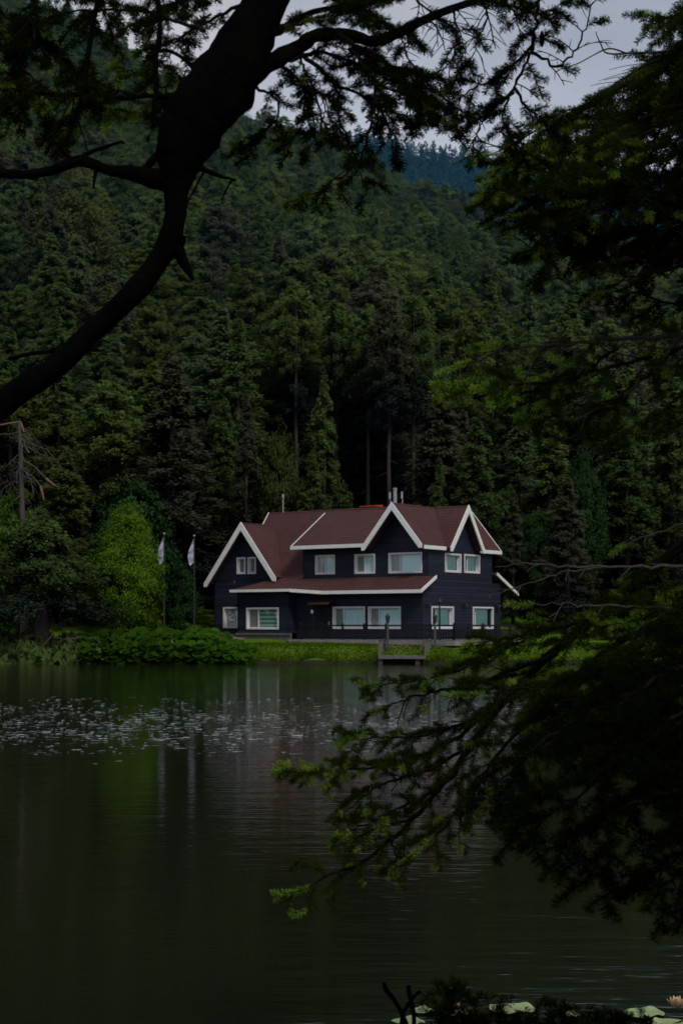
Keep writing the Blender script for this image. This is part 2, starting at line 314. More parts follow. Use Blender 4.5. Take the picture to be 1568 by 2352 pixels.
# ------------------------------------------------------------------ terrain
RX = [-1600, -400, 0, 200, 330, 420, 600, 750, 900, 1000, 1100, 1250, 1568, 2000, 3000]
RYT = [-350, -250, -80, 10, 100, 165, 240, 285, 372, 412, 440, 474, 520, 540, 500]
FX = [-1600, 300, 700, 830, 950, 1050, 1200, 1300, 1568, 3000]
FYT = [250, 255, 285, 288, 312, 330, 352, 362, 378, 400]
def hill_dir(px): return np.interp(px, RX, RYT), 520 - 110 * np.clip(px, -600, 2200) / 1568
def terrain(X, Y):
    X = np.asarray(X, float); Y = np.asarray(Y, float)
    px = 784 + FPX * X / np.maximum(Y, 20)
    shore = 98.2 + .5 * np.sin(X * .55) + .4 * np.sin(X * 1.7 + 1) + np.where(np.abs(X) > 30, (np.abs(X) - 30) * .1, 0)
    d = Y - shore
    z = np.interp(d, [-14, -.5, 0, .25, 3.6, 14, 24, 40], [-2.5, -.6, -.05, .30, 1.10, 1.38, 2.6, 4.2])
    z = z + np.where((px < 480) & (Y > 99), np.clip((480 - px) / 400, 0, 1) * np.clip((Y - 101) / 20, 0, 1) * 1.0, 0)
    yt, Yr = hill_dir(px)
    Zr = EYE + (YH - yt) / FPX * Yr - 21
    Yb = 122.0
    t = (Y - Yb) / (Yr - Yb)
    hill = 2.4 + (Zr - 2.4) * np.clip(t, 0, 1) ** 1.12 - np.clip(t - 1, 0, .55) * 150
    z = np.where(Y > Yb + 6, np.maximum(hill, np.minimum(z, 4.2)), np.where(Y > Yb, np.maximum(z, hill), z))
    fy = np.interp(px, FX, FYT); Zf = EYE + (YH - fy) / FPX * 1380 - 17
    far = Zf * np.interp(Y, [820, 1000, 1380, 1700, 2600], [0, .45, 1, .9, .5])
    z = np.where(Y > 700, np.maximum(z, far), z)
    near = np.interp(Y, [-1e4, 5.2, 6.6, 9, 20], [.95, .9, .1, -1.0, -2.5])
    return np.where(Y < 30, near, z)
xs = np.unique(np.concatenate([np.linspace(-2600, -260, 40), np.linspace(-260, -60, 60), np.linspace(-60, 60, 180), np.linspace(60, 260, 60), np.linspace(260, 2600, 40)]))
ys = np.unique(np.concatenate([np.linspace(-400, 0, 20), np.linspace(0, 12, 30), np.linspace(12, 92, 20), np.linspace(92, 132, 90), np.linspace(132, 620, 110), np.linspace(620, 3000, 70)]))
GX, GY = np.meshgrid(xs, ys); GZ = terrain(GX, GY)
V = np.stack([GX, GY, GZ], -1).reshape(-1, 3); nx, ny = len(xs), len(ys)
ii = (np.arange(ny - 1)[:, None] * nx + np.arange(nx - 1)[None, :]).ravel()
o = np_mesh('ground', V, np.stack([ii, ii + 1, ii + nx + 1, ii + nx], 1), M['ground']); tag(o, kind='structure')
o.data.polygons.foreach_set('use_smooth', [True] * len(o.data.polygons))
o = MB().poly([(-700, -300, 0), (700, -300, 0), (700, 118, 0), (-700, 118, 0)]).build('water', M['water']); tag(o, kind='structure')
def gz(x, y): return float(terrain(x, y))

# ------------------------------------------------------------------ the lake house (local x = -u, y = v)
HB = 1.2
house = empty('lake_house', (5.875, 106, HB), R(-35))
tag(house, 'dark navy wooden house with red-brown gabled roofs and white trim by the lake', 'house')
def hv(u, v, z): return (-u, v, z - HB)
def on_front(v0):
    return lambda a, out, z: hv(a, v0 - out, z)
def on_right(u0):
    return lambda a, out, z: hv(u0 - out, a, z)
def clip(poly, rect):
    a0, a1, z0, z1 = rect
    for ax, val, sgn in ((0, a0, 1), (0, a1, -1), (1, z0, 1), (1, z1, -1)):
        out = []
        for i in range(len(poly)):
            p, q = poly[i], poly[(i + 1) % len(poly)]; dp = (p[ax] - val) * sgn; dq = (q[ax] - val) * sgn
            if dp >= 0: out.append(p)
            if dp * dq < 0:
                t = dp / (dp - dq); out.append((p[0] + (q[0] - p[0]) * t, p[1] + (q[1] - p[1]) * t))
        poly = out
        if len(poly) < 3: return []
    return poly
def wall(fn, polys, holes=(), m='wall', label=None):
    b = MB()
    for poly in polys:
        As = sorted({min(p[0] for p in poly), max(p[0] for p in poly)} | {x for h in holes for x in h[:2]})
        Zs = sorted({min(p[1] for p in poly), max(p[1] for p in poly)} | {x for h in holes for x in h[2:]})
        for i in range(len(As) - 1):
            for j in range(len(Zs) - 1):
                ca, cz = (As[i] + As[i + 1]) / 2, (Zs[j] + Zs[j + 1]) / 2
                if any(h[0] < ca < h[1] and h[2] < cz < h[3] for h in holes): continue
                c = clip(poly, (As[i], As[i + 1], Zs[j], Zs[j + 1]))
                if len(c) >= 3: b.poly([fn(a, 0, z) for a, z in c])
    o = b.build('wall', M[m], house)
    return o
def window(fn, r, split=.32, kind='blind', deep=.2, flip=False):
    """white box frame set in the wall, two sashes, glass, a curtain behind one light and a blind behind the other"""
    a0, a1, z0, z1 = r; fw = .11; b = MB()
    def bx(bm, A0, A1, Z0, Z1, o0, o1): bm.hexa([fn(A0, o0, Z0), fn(A1, o0, Z0), fn(A1, o0, Z1), fn(A0, o0, Z1)], [fn(A0, o1, Z0), fn(A1, o1, Z0), fn(A1, o1, Z1), fn(A0, o1, Z1)])
    for q in ((a0, a1, z1 - fw, z1), (a0, a1, z0, z0 + fw), (a0, a0 + fw, z0 + fw, z1 - fw), (a1 - fw, a1, z0 + fw, z1 - fw)): bx(b, *q, -deep, .05)
    f = b.build('window', M['frame'], house)
    i0, i1, j0, j1 = a0 + fw, a1 - fw, z0 + fw, z1 - fw; s = MB(); sw = .06
    for q in ((i0, i1, j1 - sw, j1), (i0, i1, j0, j0 + sw), (i0, i0 + sw, j0 + sw, j1 - sw), (i1 - sw, i1, j0 + sw, j1 - sw)): bx(s, *q, -deep + .02, -deep + .09)
    ms = None
    if split:
        ms = i1 - (i1 - i0) * split if not flip else i0 + (i1 - i0) * split
        bx(s, ms - .05, ms + .05, j0 + sw, j1 - sw, -deep + .02, -deep + .10)
    s.build('sash', M['frame'], f)
    MB().poly([fn(i0, -deep + .055, j0), fn(i1, -deep + .055, j0), fn(i1, -deep + .055, j1), fn(i0, -deep + .055, j1)]).build('pane', M['glass'], f)
    def sheet(n, A0, A1, m): MB().poly([fn(A0, -deep - .03, j0), fn(A1, -deep - .03, j0), fn(A1, -deep - .03, j1), fn(A0, -deep - .03, j1)]).build(n, M[m], f)
    if ms is None: sheet('blind', i0, i1, kind)
    else:
        lo, hi = (i0, ms), (ms, i1)
        if flip: sheet('curtain', *lo, 'curtain'); sheet('blind', *hi, kind)
        else: sheet('curtain', *hi, 'curtain'); sheet('blind', *lo, kind)
    return f
def slab(name, pts, m='tile', th=.13):
    P = [Vector(hv(*p)) for p in pts]; n = (P[1] - P[0]).cross(P[2] - P[0]).normalized()
    if n.z < 0: P.reverse(); n = -n
    return MB().hexa([p - n * th for p in P], P).build(name, M[m], house)
def board(name, pts, dv, m='trim'):
    """prism: polygon pts (u,v,z) extruded by (du,dv,dz)"""
    return MB().hexa([hv(*p) for p in pts], [hv(p[0] + dv[0], p[1] + dv[1], p[2] + dv[2]) for p in pts]).build(name, M[m], house)

VU, VL, VG, VB = .5, -.3, .2, -1.2           # wall planes: upper front, lower front, left gable, bay
F_u, F_l, F_g, F_b, R_w = on_front(VU), on_front(VL), on_front(VG), on_front(VB), on_right(.1)
wu = [(8.09, 9.86, 6.2, 7.62), (4.58, 6.36, 6.18, 7.60), (.62, 3.43, 6.16, 7.62)]
wall(F_u, [[(.1, 5.0), (11.0, 5.0), (11.0, 8.2), (.1, 8.2)], [(.1, 8.2), (4.75, 8.2), (2.43, 10.9)]], wu)
for r in wu[:2]: window(F_u, r, .45)
window(F_u, wu[2], .31)
wl = [(4.90, 7.72, 2.21, 3.82), (1.88, 4.64, 2.21, 3.80)]
door = (7.9, 8.75, 1.55, 3.7)
wall(F_l, [[(.1, 1.3), (11.0, 1.3), (11.0, 5.3), (.1, 5.3)]], wl + [door])
for r in wl: window(F_l, r, .29)
bw = [(11.95, 14.97, 2.17, 3.79)]
wall(F_b, [[(11.0, 1.9), (15.84, 1.9), (15.84, 5.2), (11.0, 5.2)]], bw)
window(F_b, bw[0], .33, 'stripes')
board('wall', [(11.0, VB, 1.9), (11.0, VL, 1.9), (11.0, VL, 5.2), (11.0, VB, 5.2)], (.1, 0, 0), 'wall')
board('wall', [(15.84, VB, 1.9), (15.84, VG, 1.9), (15.84, VG, 5.2), (15.84, VB, 5.2)], (-.1, 0, 0), 'wall')
gw = [(16.17, 17.02, 6.36, 7.64), (15.16, 15.96, 6.35, 7.63)]; sw_ = [(16.75, 18.35, 2.25, 3.86)]
wall(F_g, [[(12.8, 1.3), (19.25, 1.3), (19.25, 6.0), (12.8, 6.0)], [(12.8, 6.0), (19.25, 6.0), (16.0, 10.1)]], gw + sw_)
for r in gw: window(F_g, r, None, 'curtain', .2)
window(F_g, sw_[0], .6, 'blind', .3)
rw = [(2.68, 4.93, 6.26, 7.62), (5.36, 7.63, 6.28, 7.65), (.85, 3.88, 2.21, 3.82), (6.61, 9.66, 2.19, 3.84)]
wall(R_w, [[(.5, 5.6), (9.5, 5.6), (9.5, 8.1), (.5, 8.1)], [(2.8, 8.1), (7.1, 8.1), (4.95, 10.8)], [(-.3, 1.3), (10.8, 1.3), (10.8, 5.6), (.5, 5.6), (-.3, 5.3)]], rw)
window(R_w, rw[0], .25, 'blind', .3, True); window(R_w, rw[1], .34, 'blind', .3, True)
window(R_w, rw[2], .30, 'blind', .3, True); window(R_w, rw[3], .22, 'blind', .3, True)
# hidden sides, so the house stands closed from a step aside
board('wall', [(19.25, .2, 1.3), (19.25, 9, 1.3), (19.25, 9, 6.0), (19.25, .2, 6.0)], (-.1, 0, 0), 'wall')
board('wall', [(17.0, .6, 5.9), (17.0, 8.6, 5.9), (17.0, 4.5, 11.1)], (-.1, 0, 0), 'wall')
board('wall', [(.2, 9.5, 1.3), (19.1, 9.5, 1.3), (19.1, 9.5, 5.9), (.2, 9.5, 5.9)], (0, -.1, 0), 'wall')
board('wall', [(.2, 9.6, 5.9), (4.75, 9.6, 5.9), (4.75, 9.6, 8.1), (2.43, 9.6, 10.9), (.2, 9.6, 8.1)], (0, -.1, 0), 'wall')
board('wall', [(10.9, .5, 5.9), (10.9, 3.4, 10.4), (10.9, .5, 8.2)], (.1, 0, 0), 'wall')
# floors between storeys keep light out of the empty shell
MB().box(hv(.3, .8, 1.35), hv(19, 9.3, 1.5)).build('floor', M['darkwood'], house)
MB().box(hv(.5, 1.1, 5.2), hv(16.8, 9.2, 5.35)).build('floor', M['darkwood'], house)
# roofs
AP = (2.43, 4.96, 11.1)
slab('roof', [(-.12, -.6, 8.02), (-.12, 2.50, 8.02), AP, (2.43, -.6, 11.1)])
slab('roof', [AP, (-.12, 7.2, 8.02), (-.12, 10.5, 8.02), (2.43, 10.5, 11.1)])
slab('roof', [(2.43, -.6, 11.1), (4.98, -.6, 8.02), (4.98, 10.5, 8.02), (2.43, 10.5, 11.1)])
slab('roof', [(-.5, 4.96, 11.12), (-.5, 2.46, 7.97), (2.40, 2.46, 7.97), (2.40, 4.96, 11.12)])
slab('roof', [(-.5, 4.96, 11.12), (-.5, 7.24, 7.99), (2.40, 7.24, 7.99), (2.40, 4.96, 11.12)])
slab('roof', [(4.90, -.5, 8.28), (2.62, 3.75, 10.97), (11.3, 3.75, 10.97), (11.3, -.5, 8.28)])
slab('roof', [(10.9, .2, 5.86), (10.9, 4.5, 11.3), (17.25, 4.5, 11.3), (17.25, .2, 5.86)])
slab('roof', [(3.2, 1.25, 7.19), (3.2, 4.5, 11.3), (10.9, 4.5, 11.3), (10.9, 1.25, 7.19)])
slab('roof', [(3.2, 9.4, 5.5), (3.2, 4.5, 11.3), (17.25, 4.5, 11.3), (17.25, 9.4, 5.5)])
slab('roof', [(16.0, -.55, 10.22), (19.55, -.55, 5.72), (19.55, 9.2, 5.72), (16.0, 9.2, 10.22)])
slab('roof', [(16.0, -.55, 10.22), (12.75, -.55, 6.04), (12.75, 4.0, 6.04), (16.0, 4.0, 10.22)])
# porch roof, bay roof and its hip
PZ = 5.92
slab('roof', [(-.55, .48, PZ), (-.42, -1.3, 4.93), (7.9, -1.3, 4.93), (11.0, .48, PZ)])
slab('roof', [(11.0, .49, PZ + .01), (7.9, -1.3, 4.94), (10.5, -1.75, 5.12), (13.1, .19, 6.0)])
slab('roof', [(13.1, .19, 6.0), (10.5, -1.75, 5.12), (16.05, -1.75, 5.12)])
slab('roof', [(13.1, .19, 6.0), (16.05, -1.75, 5.12), (16.05, .19, 5.12)])
slab('roof', [(-.1, 9.5, 6.4), (9, 9.5, 6.4), (9, 13.0, 4.95), (-.1, 13.0, 4.95)])
# white boards
def rake_poly(a, b, d, cut):          # (along, z): apex a, eave b, board depth d measured upright, foot cut level
    (ax, az), (bx, bz) = a, b; cut = min(cut, d)
    t = (az - d - (bz - cut)) / (az - bz); fx = ax + (bx - ax) * t
    return [a, b, (bx, bz - cut), (fx, bz - cut), (ax, az - d)]
def rake_v(v, a, b, d, th=-.09, cut=.28):
    board('barge_board', [(p[0], v, p[1]) for p in rake_poly(a, b, d, cut)], (0, th, 0))
def rake_u(u, a, b, d, th=-.09, cut=.28):
    board('barge_board', [(u, p[0], p[1]) for p in rake_poly(a, b, d, cut)], (th, 0, 0))
rake_v(-.6, (2.43, 11.14), (4.98, 8.06), .56); rake_v(-.6, (2.43, 11.14), (-.06, 8.13), .56)
rake_u(-.5, (4.96, 11.16), (2.44, 8.0), .58); rake_u(-.5, (4.96, 11.16), (7.26, 8.0), .58)
rake_v(-.55, (16.0, 10.26), (19.6, 5.70), .62); rake_v(-.55, (16.0, 10.26), (12.7, 6.02), .62)
rake_v(10.5, (2.43, 11.14), (-.12, 8.06), .3, .09); rake_v(10.5, (2.43, 11.14), (4.98, 8.06), .3, .09)
rake_u(17.25, (4.5, 11.34), (.2, 5.9), .22, .08)
board('barge_board', [(11.3, -.5, 8.32), (11.3, 3.75, 11.01), (11.3, 3.75, 10.85), (11.3, -.5, 8.16)], (.07, 0, 0))
def eave(a, b, d=.25, th=.07):
    (u0, v0, z0), (u1, v1, z1) = a, b; t = Vector((u1 - u0, v1 - v0, 0)).normalized(); n = Vector((-t.y, t.x, 0)) * th
    board('fascia', [(u0, v0, z0), (u1, v1, z1), (u1, v1, z1 - d), (u0, v0, z0 - d)], (n.x, n.y, 0))
eave((4.92, -.5, 8.30), (11.37, -.5, 8.30), .26, -.08)
eave((-.12, -.5, 8.05), (-.12, 2.42, 8.05), .26, .08)
eave((-.12, 7.3, 8.05), (-.12, 10.5, 8.05), .26, .08)
eave((-.45, -1.3, 4.95), (7.9, -1.3, 4.95), .24, -.08)
eave((7.9, -1.3, 4.95), (10.5, -1.75, 5.13), .24, -.08)
eave((10.5, -1.75, 5.13), (16.1, -1.75, 5.13), .20, -.08)
eave((16.05, -1.75, 5.13), (16.05, .1, 5.13), .2, -.08)
board('barge_board', [(-.52, .48, PZ + .05), (-.42, -1.38, 4.95), (-.42, -1.38, 4.71), (-.52, .48, PZ - .17)], (-.08, 0, 0))
rake_u(-.12, (9.8, 6.42), (13.1, 4.95), .24)
# soffit lining under the porch
board('soffit', [(.2, -1.25, 4.74), (10.6, -1.3, 4.74), (10.6, -.31, 4.74), (.2, -.31, 4.74)], (0, 0, .03), 'darkwood')
# entrance: door, hood, post, lamp
dr = MB().hexa([F_l(7.9, -.06, 1.55), F_l(8.75, -.06, 1.55), F_l(8.75, -.06, 3.7), F_l(7.9, -.06, 3.7)], [F_l(7.9, -.01, 1.55), F_l(8.75, -.01, 1.55), F_l(8.75, -.01, 3.7), F_l(7.9, -.01, 3.7)]).build('door', M['darkwood'], house)
MB().box(F_l(8.02, .0, 2.5), F_l(8.08, .06, 2.75)).build('handle', M['steel'], dr)
slab('door_hood', [(9.5, VL, 4.42), (7.5, VL, 4.42), (7.5, VL - 1.0, 4.02), (9.3, VL - 1.0, 4.02)], 'tile', .08)
MB().box(hv(9.05, VL - .62, 1.5), hv(8.9, VL - .78, 4.0)).build('hood_post', M['darkwood'], house)
MB().lathe([(.03, 0), (.09, .04), (.09, .22), (.04, .3)], 8, hv(8.98, VL - .85, 3.3)).build('porch_lamp', M['steel'], house)
for v in (.28, 5.3, 10.12):
    c = hv(-.12, v, 3.86)
    MB().lathe([(.05, -.14), (.13, -.08), (.13, .1), (.05, .18)], 8, c).box((c[0] - .22, c[1] - .03, c[2] + .08), (c[0], c[1] + .03, c[2] + .14)).build('wall_lamp', M['metal'], house)
# plinth, chimneys, mast
MB().box(hv(10.98, VB + .06, .6), hv(15.9, VB + .3, 1.9)).box(hv(10.9, VB - .04, 1.76), hv(15.98, VB + .05, 1.9)).build('plinth', M['stone'], house)
MB().box(hv(15.85, VG - .08, .6), hv(19.3, VG + .1, 1.5)).build('plinth', M['stone'], house)
MB().box(hv(.0, VL - .06, .5), hv(10.9, VL + .2, 1.32)).build('plinth', M['stone'], house)
MB().tube([hv(4.84, 3.5, 9.4), hv(4.84, 3.5, 12.55)], [.14, .14], 10).lathe([(.17, 0), (.17, .09)], 10, hv(4.84, 3.5, 12.45)).build('flue_pipe', M['steel'], house)
for du, z0 in ((.42, 11.75), (-.62, 11.75)):
    MB().box(hv(4.84 + du - .06, 3.45, z0), hv(4.84 + du + .07, 3.5, z0 + .5)).bar(hv(4.84 + du, 3.54, 9.6), hv(4.84 + du, 3.54, z0 + .4), .04).build('antenna', M['flag'], house)
MB().tube([hv(15.88, 4.5, 11.2), hv(15.88, 4.5, 12.35)], [.05, .045], 8).lathe([(.05, 0), (.09, .05), (.09, .28), (.04, .36)], 8, hv(15.88, 4.5, 12.35)).build('mast', M['steel'], house)
ch = MB().box(hv(10.0, 6.8, 8), hv(8.85, 7.6, 11.5)).build('chimney', M['brick'], house)
MB().hexa([hv(10.1, 6.6, 11.58), hv(8.75, 6.6, 11.58), hv(8.75, 7.8, 11.62), hv(10.1, 7.8, 11.62)], [hv(10.1, 6.6, 11.64), hv(8.75, 6.6, 11.64), hv(8.75, 7.8, 11.76), hv(10.1, 7.8, 11.76)]).build('cap', M['orange'], ch)

# terrace in front of the house
ter = empty('terrace', (5.875, 106, HB), R(-35)); tag(ter, 'wooden terrace with dark balustrade in front of the navy house', 'terrace')
TV = -3.2
MB().box(hv(9.6, TV, 1.36), hv(-4.2, -.36, 1.48)).box(hv(-.1, -.36, 1.36), hv(-4.2, 7, 1.48)).build('deck', M['plank'], ter)
MB().box(hv(9.6, TV - .06, 1.12), hv(-4.26, TV, 1.46)).box(hv(-4.2, TV, 1.12), hv(-4.26, 7, 1.46)).build('fascia', M['paleplank'], ter)
MB().box(hv(9.5, TV + .5, .4), hv(-4.0, TV + .6, 1.36)).build('skirt', M['darkwood'], ter)
def railing(a, b, n):
    a = Vector(hv(*a)); b = Vector(hv(*b)); up = Vector((0, 0, 1)); r = MB()
    r.bar(a + up * .98, b + up * .98, .12, .11); r.bar(a + up * .14, b + up * .14, .06, .06); r.bar(a + up * .72, b + up * .72, .05, .05)
    for i in range(n):
        p, q = a.lerp(b, i / n), a.lerp(b, (i + 1) / n)
        r.bar(p + up * .17, q + up * .69, .045, .045); r.bar(p + up * .70, q + up * .16, .04, .045)
        for k in range(1, 9):
            m_ = p.lerp(q, k / 9); r.bar(m_ + up * .16, m_ + up * .71, .06)
    r.build('railing', M['darkwood'], ter)
    for i in range(n + 1):
        p = a.lerp(b, i / n); MB().box((p.x - .06, p.y - .06, p.z), (p.x + .06, p.y + .06, p.z + 1.05)).lathe([(.07, 0), (.08, .05), (.02, .12)], 6, (p.x, p.y, p.z + 1.05)).build('post', M['darkwood'], ter)
railing((8.5, TV + .1, 1.48), (-4.1, TV + .1, 1.48), 7)
railing((-4.1, TV + .1, 1.48), (-4.1, 6.5, 1.48), 5)
st = MB()
for i in range(3): st.box(hv(8.6, TV - .1 - .28 * i, 1.24 - .17 * i), hv(9.5, TV - .38 - .28 * i, 1.30 - .17 * i))
st.bar(hv(8.55, TV, 1.3), hv(8.55, TV - 1.1, .75), .05, .2).bar(hv(9.55, TV, 1.3), hv(9.55, TV - 1.1, .75), .05, .2)
st.build('steps', M['darkwood'], ter)
bl = MB()
p0 = Vector(hv(15.2, VB - .25, 1.08)) ; q0 = Vector(hv(11.9, VB - .25, 1.08))
for i in range(14):
    a, b = p0.lerp(q0, i / 14), p0.lerp(q0, (i + 1) / 14); h1, h2 = .22 + .1 * math.sin(i * 2.1), .22 + .1 * math.sin((i + 1) * 2.1)
    bl.hexa([a + Vector((0, -.15, 0)), b + Vector((0, -.15, 0)), b + Vector((0, .1, 0)), a + Vector((0, .1, 0))], [a + Vector((0, -.05, h1)), b + Vector((0, -.05, h2)), b + Vector((0, .05, h2)), a + Vector((0, .05, h1))])
o = bl.build('tarpaulin', M['blue']); o.location = house.location; o.rotation_euler = house.rotation_euler
tag(o, 'crumpled blue sheeting lying along the stone base of the house', 'sheeting')

# boat landing with its two lantern posts
dock = empty('boat_landing', (3.8, 98.4, .34)); tag(dock, 'grey wooden landing with low crossed railing at the water edge', 'landing')
b = MB()
for i in range(13):
    x = -1.42 + i * .235; b.box((x, -.55, .12), (x + .215, 3.0, .18))
b.build('deck', M['plank'], dock)
MB().box((-1.45, -.62, -.02), (1.6, -.54, .17)).build('beam', M['plank'], dock); MB().box((-1.45, 2.9, -.02), (1.6, 2.98, .12)).build('beam', M['plank'], dock)
for x in (-1.3, 1.1):
    MB().box((x - .14, -.42, -1.4), (x + .14, -.1, .12)).build('pile', M['plank2'], dock)
def dock_rail(a, b, n):
    a = Vector(a); b = Vector(b); up = Vector((0, 0, 1)); r = MB()
    r.bar(a + up * .98, b + up * .98, .09, .06); r.bar(a + up * .22, b + up * .22, .06, .06)
    for i in range(n):
        p, q = a.lerp(b, i / n), a.lerp(b, (i + 1) / n); r.bar(p + up * .25, q + up * .95, .045, .04); r.bar(p + up * .94, q + up * .26, .05, .045)
    r.build('railing', M['plank'], dock)
    for p in (a, b): MB().box((p.x - .07, p.y - .07, .12), (p.x + .07, p.y + .07, 1.28)).build('post', M['plank'], dock)
dock_rail((-.95, 2.9, .18), (2.1, 2.9, .18), 3)
r = MB()
a_, b_ = Vector((-1.42, -.5, .18)), Vector((-1.06, 2.8, .18))
for i in range(11):
    p = a_.lerp(b_, i / 10); r.box((p.x - .02, p.y - .04, .18), (p.x + .02, p.y + .04, 1.16))
r.bar(a_ + Vector((0, 0, 1)), b_ + Vector((0, 0, 1)), .07, .06); r.build('railing', M['plank'], dock)
r = MB(); a_, b_ = Vector((1.55, -.5, .18)), Vector((2.16, 2.8, .18))
for i in range(11):
    p = a_.lerp(b_, i / 10); r.box((p.x - .02, p.y - .04, .18), (p.x + .02, p.y + .04, 1.16))
r.bar(a_ + Vector((0, 0, 1)), b_ + Vector((0, 0, 1)), .07, .06); r.build('railing', M['plank'], dock)
def lantern_post(loc, label):
    t = empty('lantern_post', loc); tag(t, label, 'lantern post', 'lantern posts at the landing')
    MB().box((-.075, -.075, -.6), (.075, .075, 1.55)).lathe([(.1, 0), (.12, .06), (.06, .12)], 8, (0, 0, 1.55)).build('post', M['plank2'], t)
    l = MB().lathe([(.05, 0), (.05, .1), (.11, .16), (.15, .52), (.17, .54), (.06, .68), (.02, .78)], 6, (0, 0, 1.67)).build('lantern', M['metal'], t)
    MB().lathe([(.085, 0), (.115, .3)], 6, (0, 0, 1.86)).build('glass', M['glass'], l)
lantern_post((3.06, 100.9, .85), 'wooden post with lantern before the lit window left of the corner')
lantern_post((6.18, 100.9, .85), 'wooden post with lantern beside the dark lamp post')
t = empty('lamp_post', (6.6, 102.6, 1.1)); tag(t, 'slim dark metal lamp post in front of the house corner window', 'lamp post')
MB().tube([(0, 0, 0), (0, 0, .3), (0, 0, .32), (0, 0, 9.05 - .25 - 6)], [.13, .12, .075, .06], 10).build('pole', M['metal'], t)
MB().lathe([(.07, 0), (.12, .1), (.17, .14), (.10, .34), (.03, .42)], 8, (0, 0, 2.8)).build('lamp_head', M['metal'], t)
# flagpoles left of the house
for (px, Y, top, lab) in ((377, 105.5, 1224, 'flagpole with drooping white flag half hidden behind the bright green tree'), (446, 110, 1229, 'slim flagpole with drooping white flag beside the gable of the house')):
    b0 = at(px, 1500, Y); g = gz(b0.x, Y); zt = at(px, top, Y).z; t = empty('flagpole', (b0.x, Y, g)); tag(t, lab, 'flagpole', 'flagpoles beside the house')
    hh = zt - g; MB().tube([(0, 0, -.2), (0, 0, hh * .5), (0, 0, hh - .12)], [.075, .06, .04], 8).lathe([(.11, 0), (.12, .4)], 8, (0, 0, 0)).build('pole', M['metal'], t)
    MB().lathe([(.03, 0), (.09, .04), (.09, .1), (.03, .14)], 8, (0, 0, hh - .12)).build('finial', M['steel'], t)
    fl = MB(); n = 9
    rows = []
    for i in range(n + 1):
        s = i / n; wd = .08 + .34 * math.sin(min(1, s * 1.5) * 1.5) * (1 - .45 * max(0, s - .7) / .3); z = hh - .25 - s * 1.75
        rows.append([(-.05, 0, z), (-.05 - wd * .5, -.10 * math.cos(i * 1.9), z - .12), (-.05 - wd, .08 * math.sin(i * 1.3), z - .22)])
    for i in range(n):
        for k in range(2): fl.poly([rows[i][k], rows[i][k + 1], rows[i + 1][k + 1], rows[i + 1][k]])
    fl.build('flag', M['flag'], t, True)
# gravel path beside the house
V_ = []; Qs = []
cl = [(-11.2, 104.5), (-10.6, 107), (-9.6, 110), (-8.6, 113), (-8, 117), (-9, 122)]
for i, (x, y) in enumerate(cl):
    for k in range(5): xx = x + (k - 2) * .7; V_.append((xx, y, gz(xx, y) + .04))
for i in range(len(cl) - 1):
    for k in range(4): a = i * 5 + k; Qs.append((a, a + 1, a + 6, a + 5))
tag(np_mesh('path', np.array(V_), np.array(Qs), M['pathm']), kind='structure')
# rustic fence on the left bank
fe = empty('rustic_fence', (-18, 100.2, gz(-18, 100.2))); tag(fe, 'rickety wooden rail fence on the bank beside the big dark fir', 'fence')
rows = [(-19.1, .1, 1.5), (-18.1, .0, 1.45), (-17.3, .15, 1.25), (-16.5, 0, 1.3), (-15.9, .1, 1.1)]
for i, (x, dy, hh) in enumerate(rows):
    MB().tube([(x + 18, dy, -.3), (x + 18 + random.uniform(-.1, .1), dy, hh)], [.07, .06], 6, .2).build('post', M['bark_twig'], fe)
for z0 in (.55, 1.05):
    for i in range(len(rows) - 1):
        a, b = rows[i], rows[i + 1]; MB().tube([(a[0] + 18 - .1, a[1] - .09, z0 + random.uniform(-.1, .1)), (b[0] + 18 + .15, b[1] - .09, z0 + random.uniform(-.1, .1))], [.05, .04], 6, .2).build('rail', M['bark_dead'], fe)
MB().tube([(-2.0, -.15, .05), (-.9, -.15, 1.35)], [.06, .05], 6, .2).build('brace', M['bark_dead'], fe)

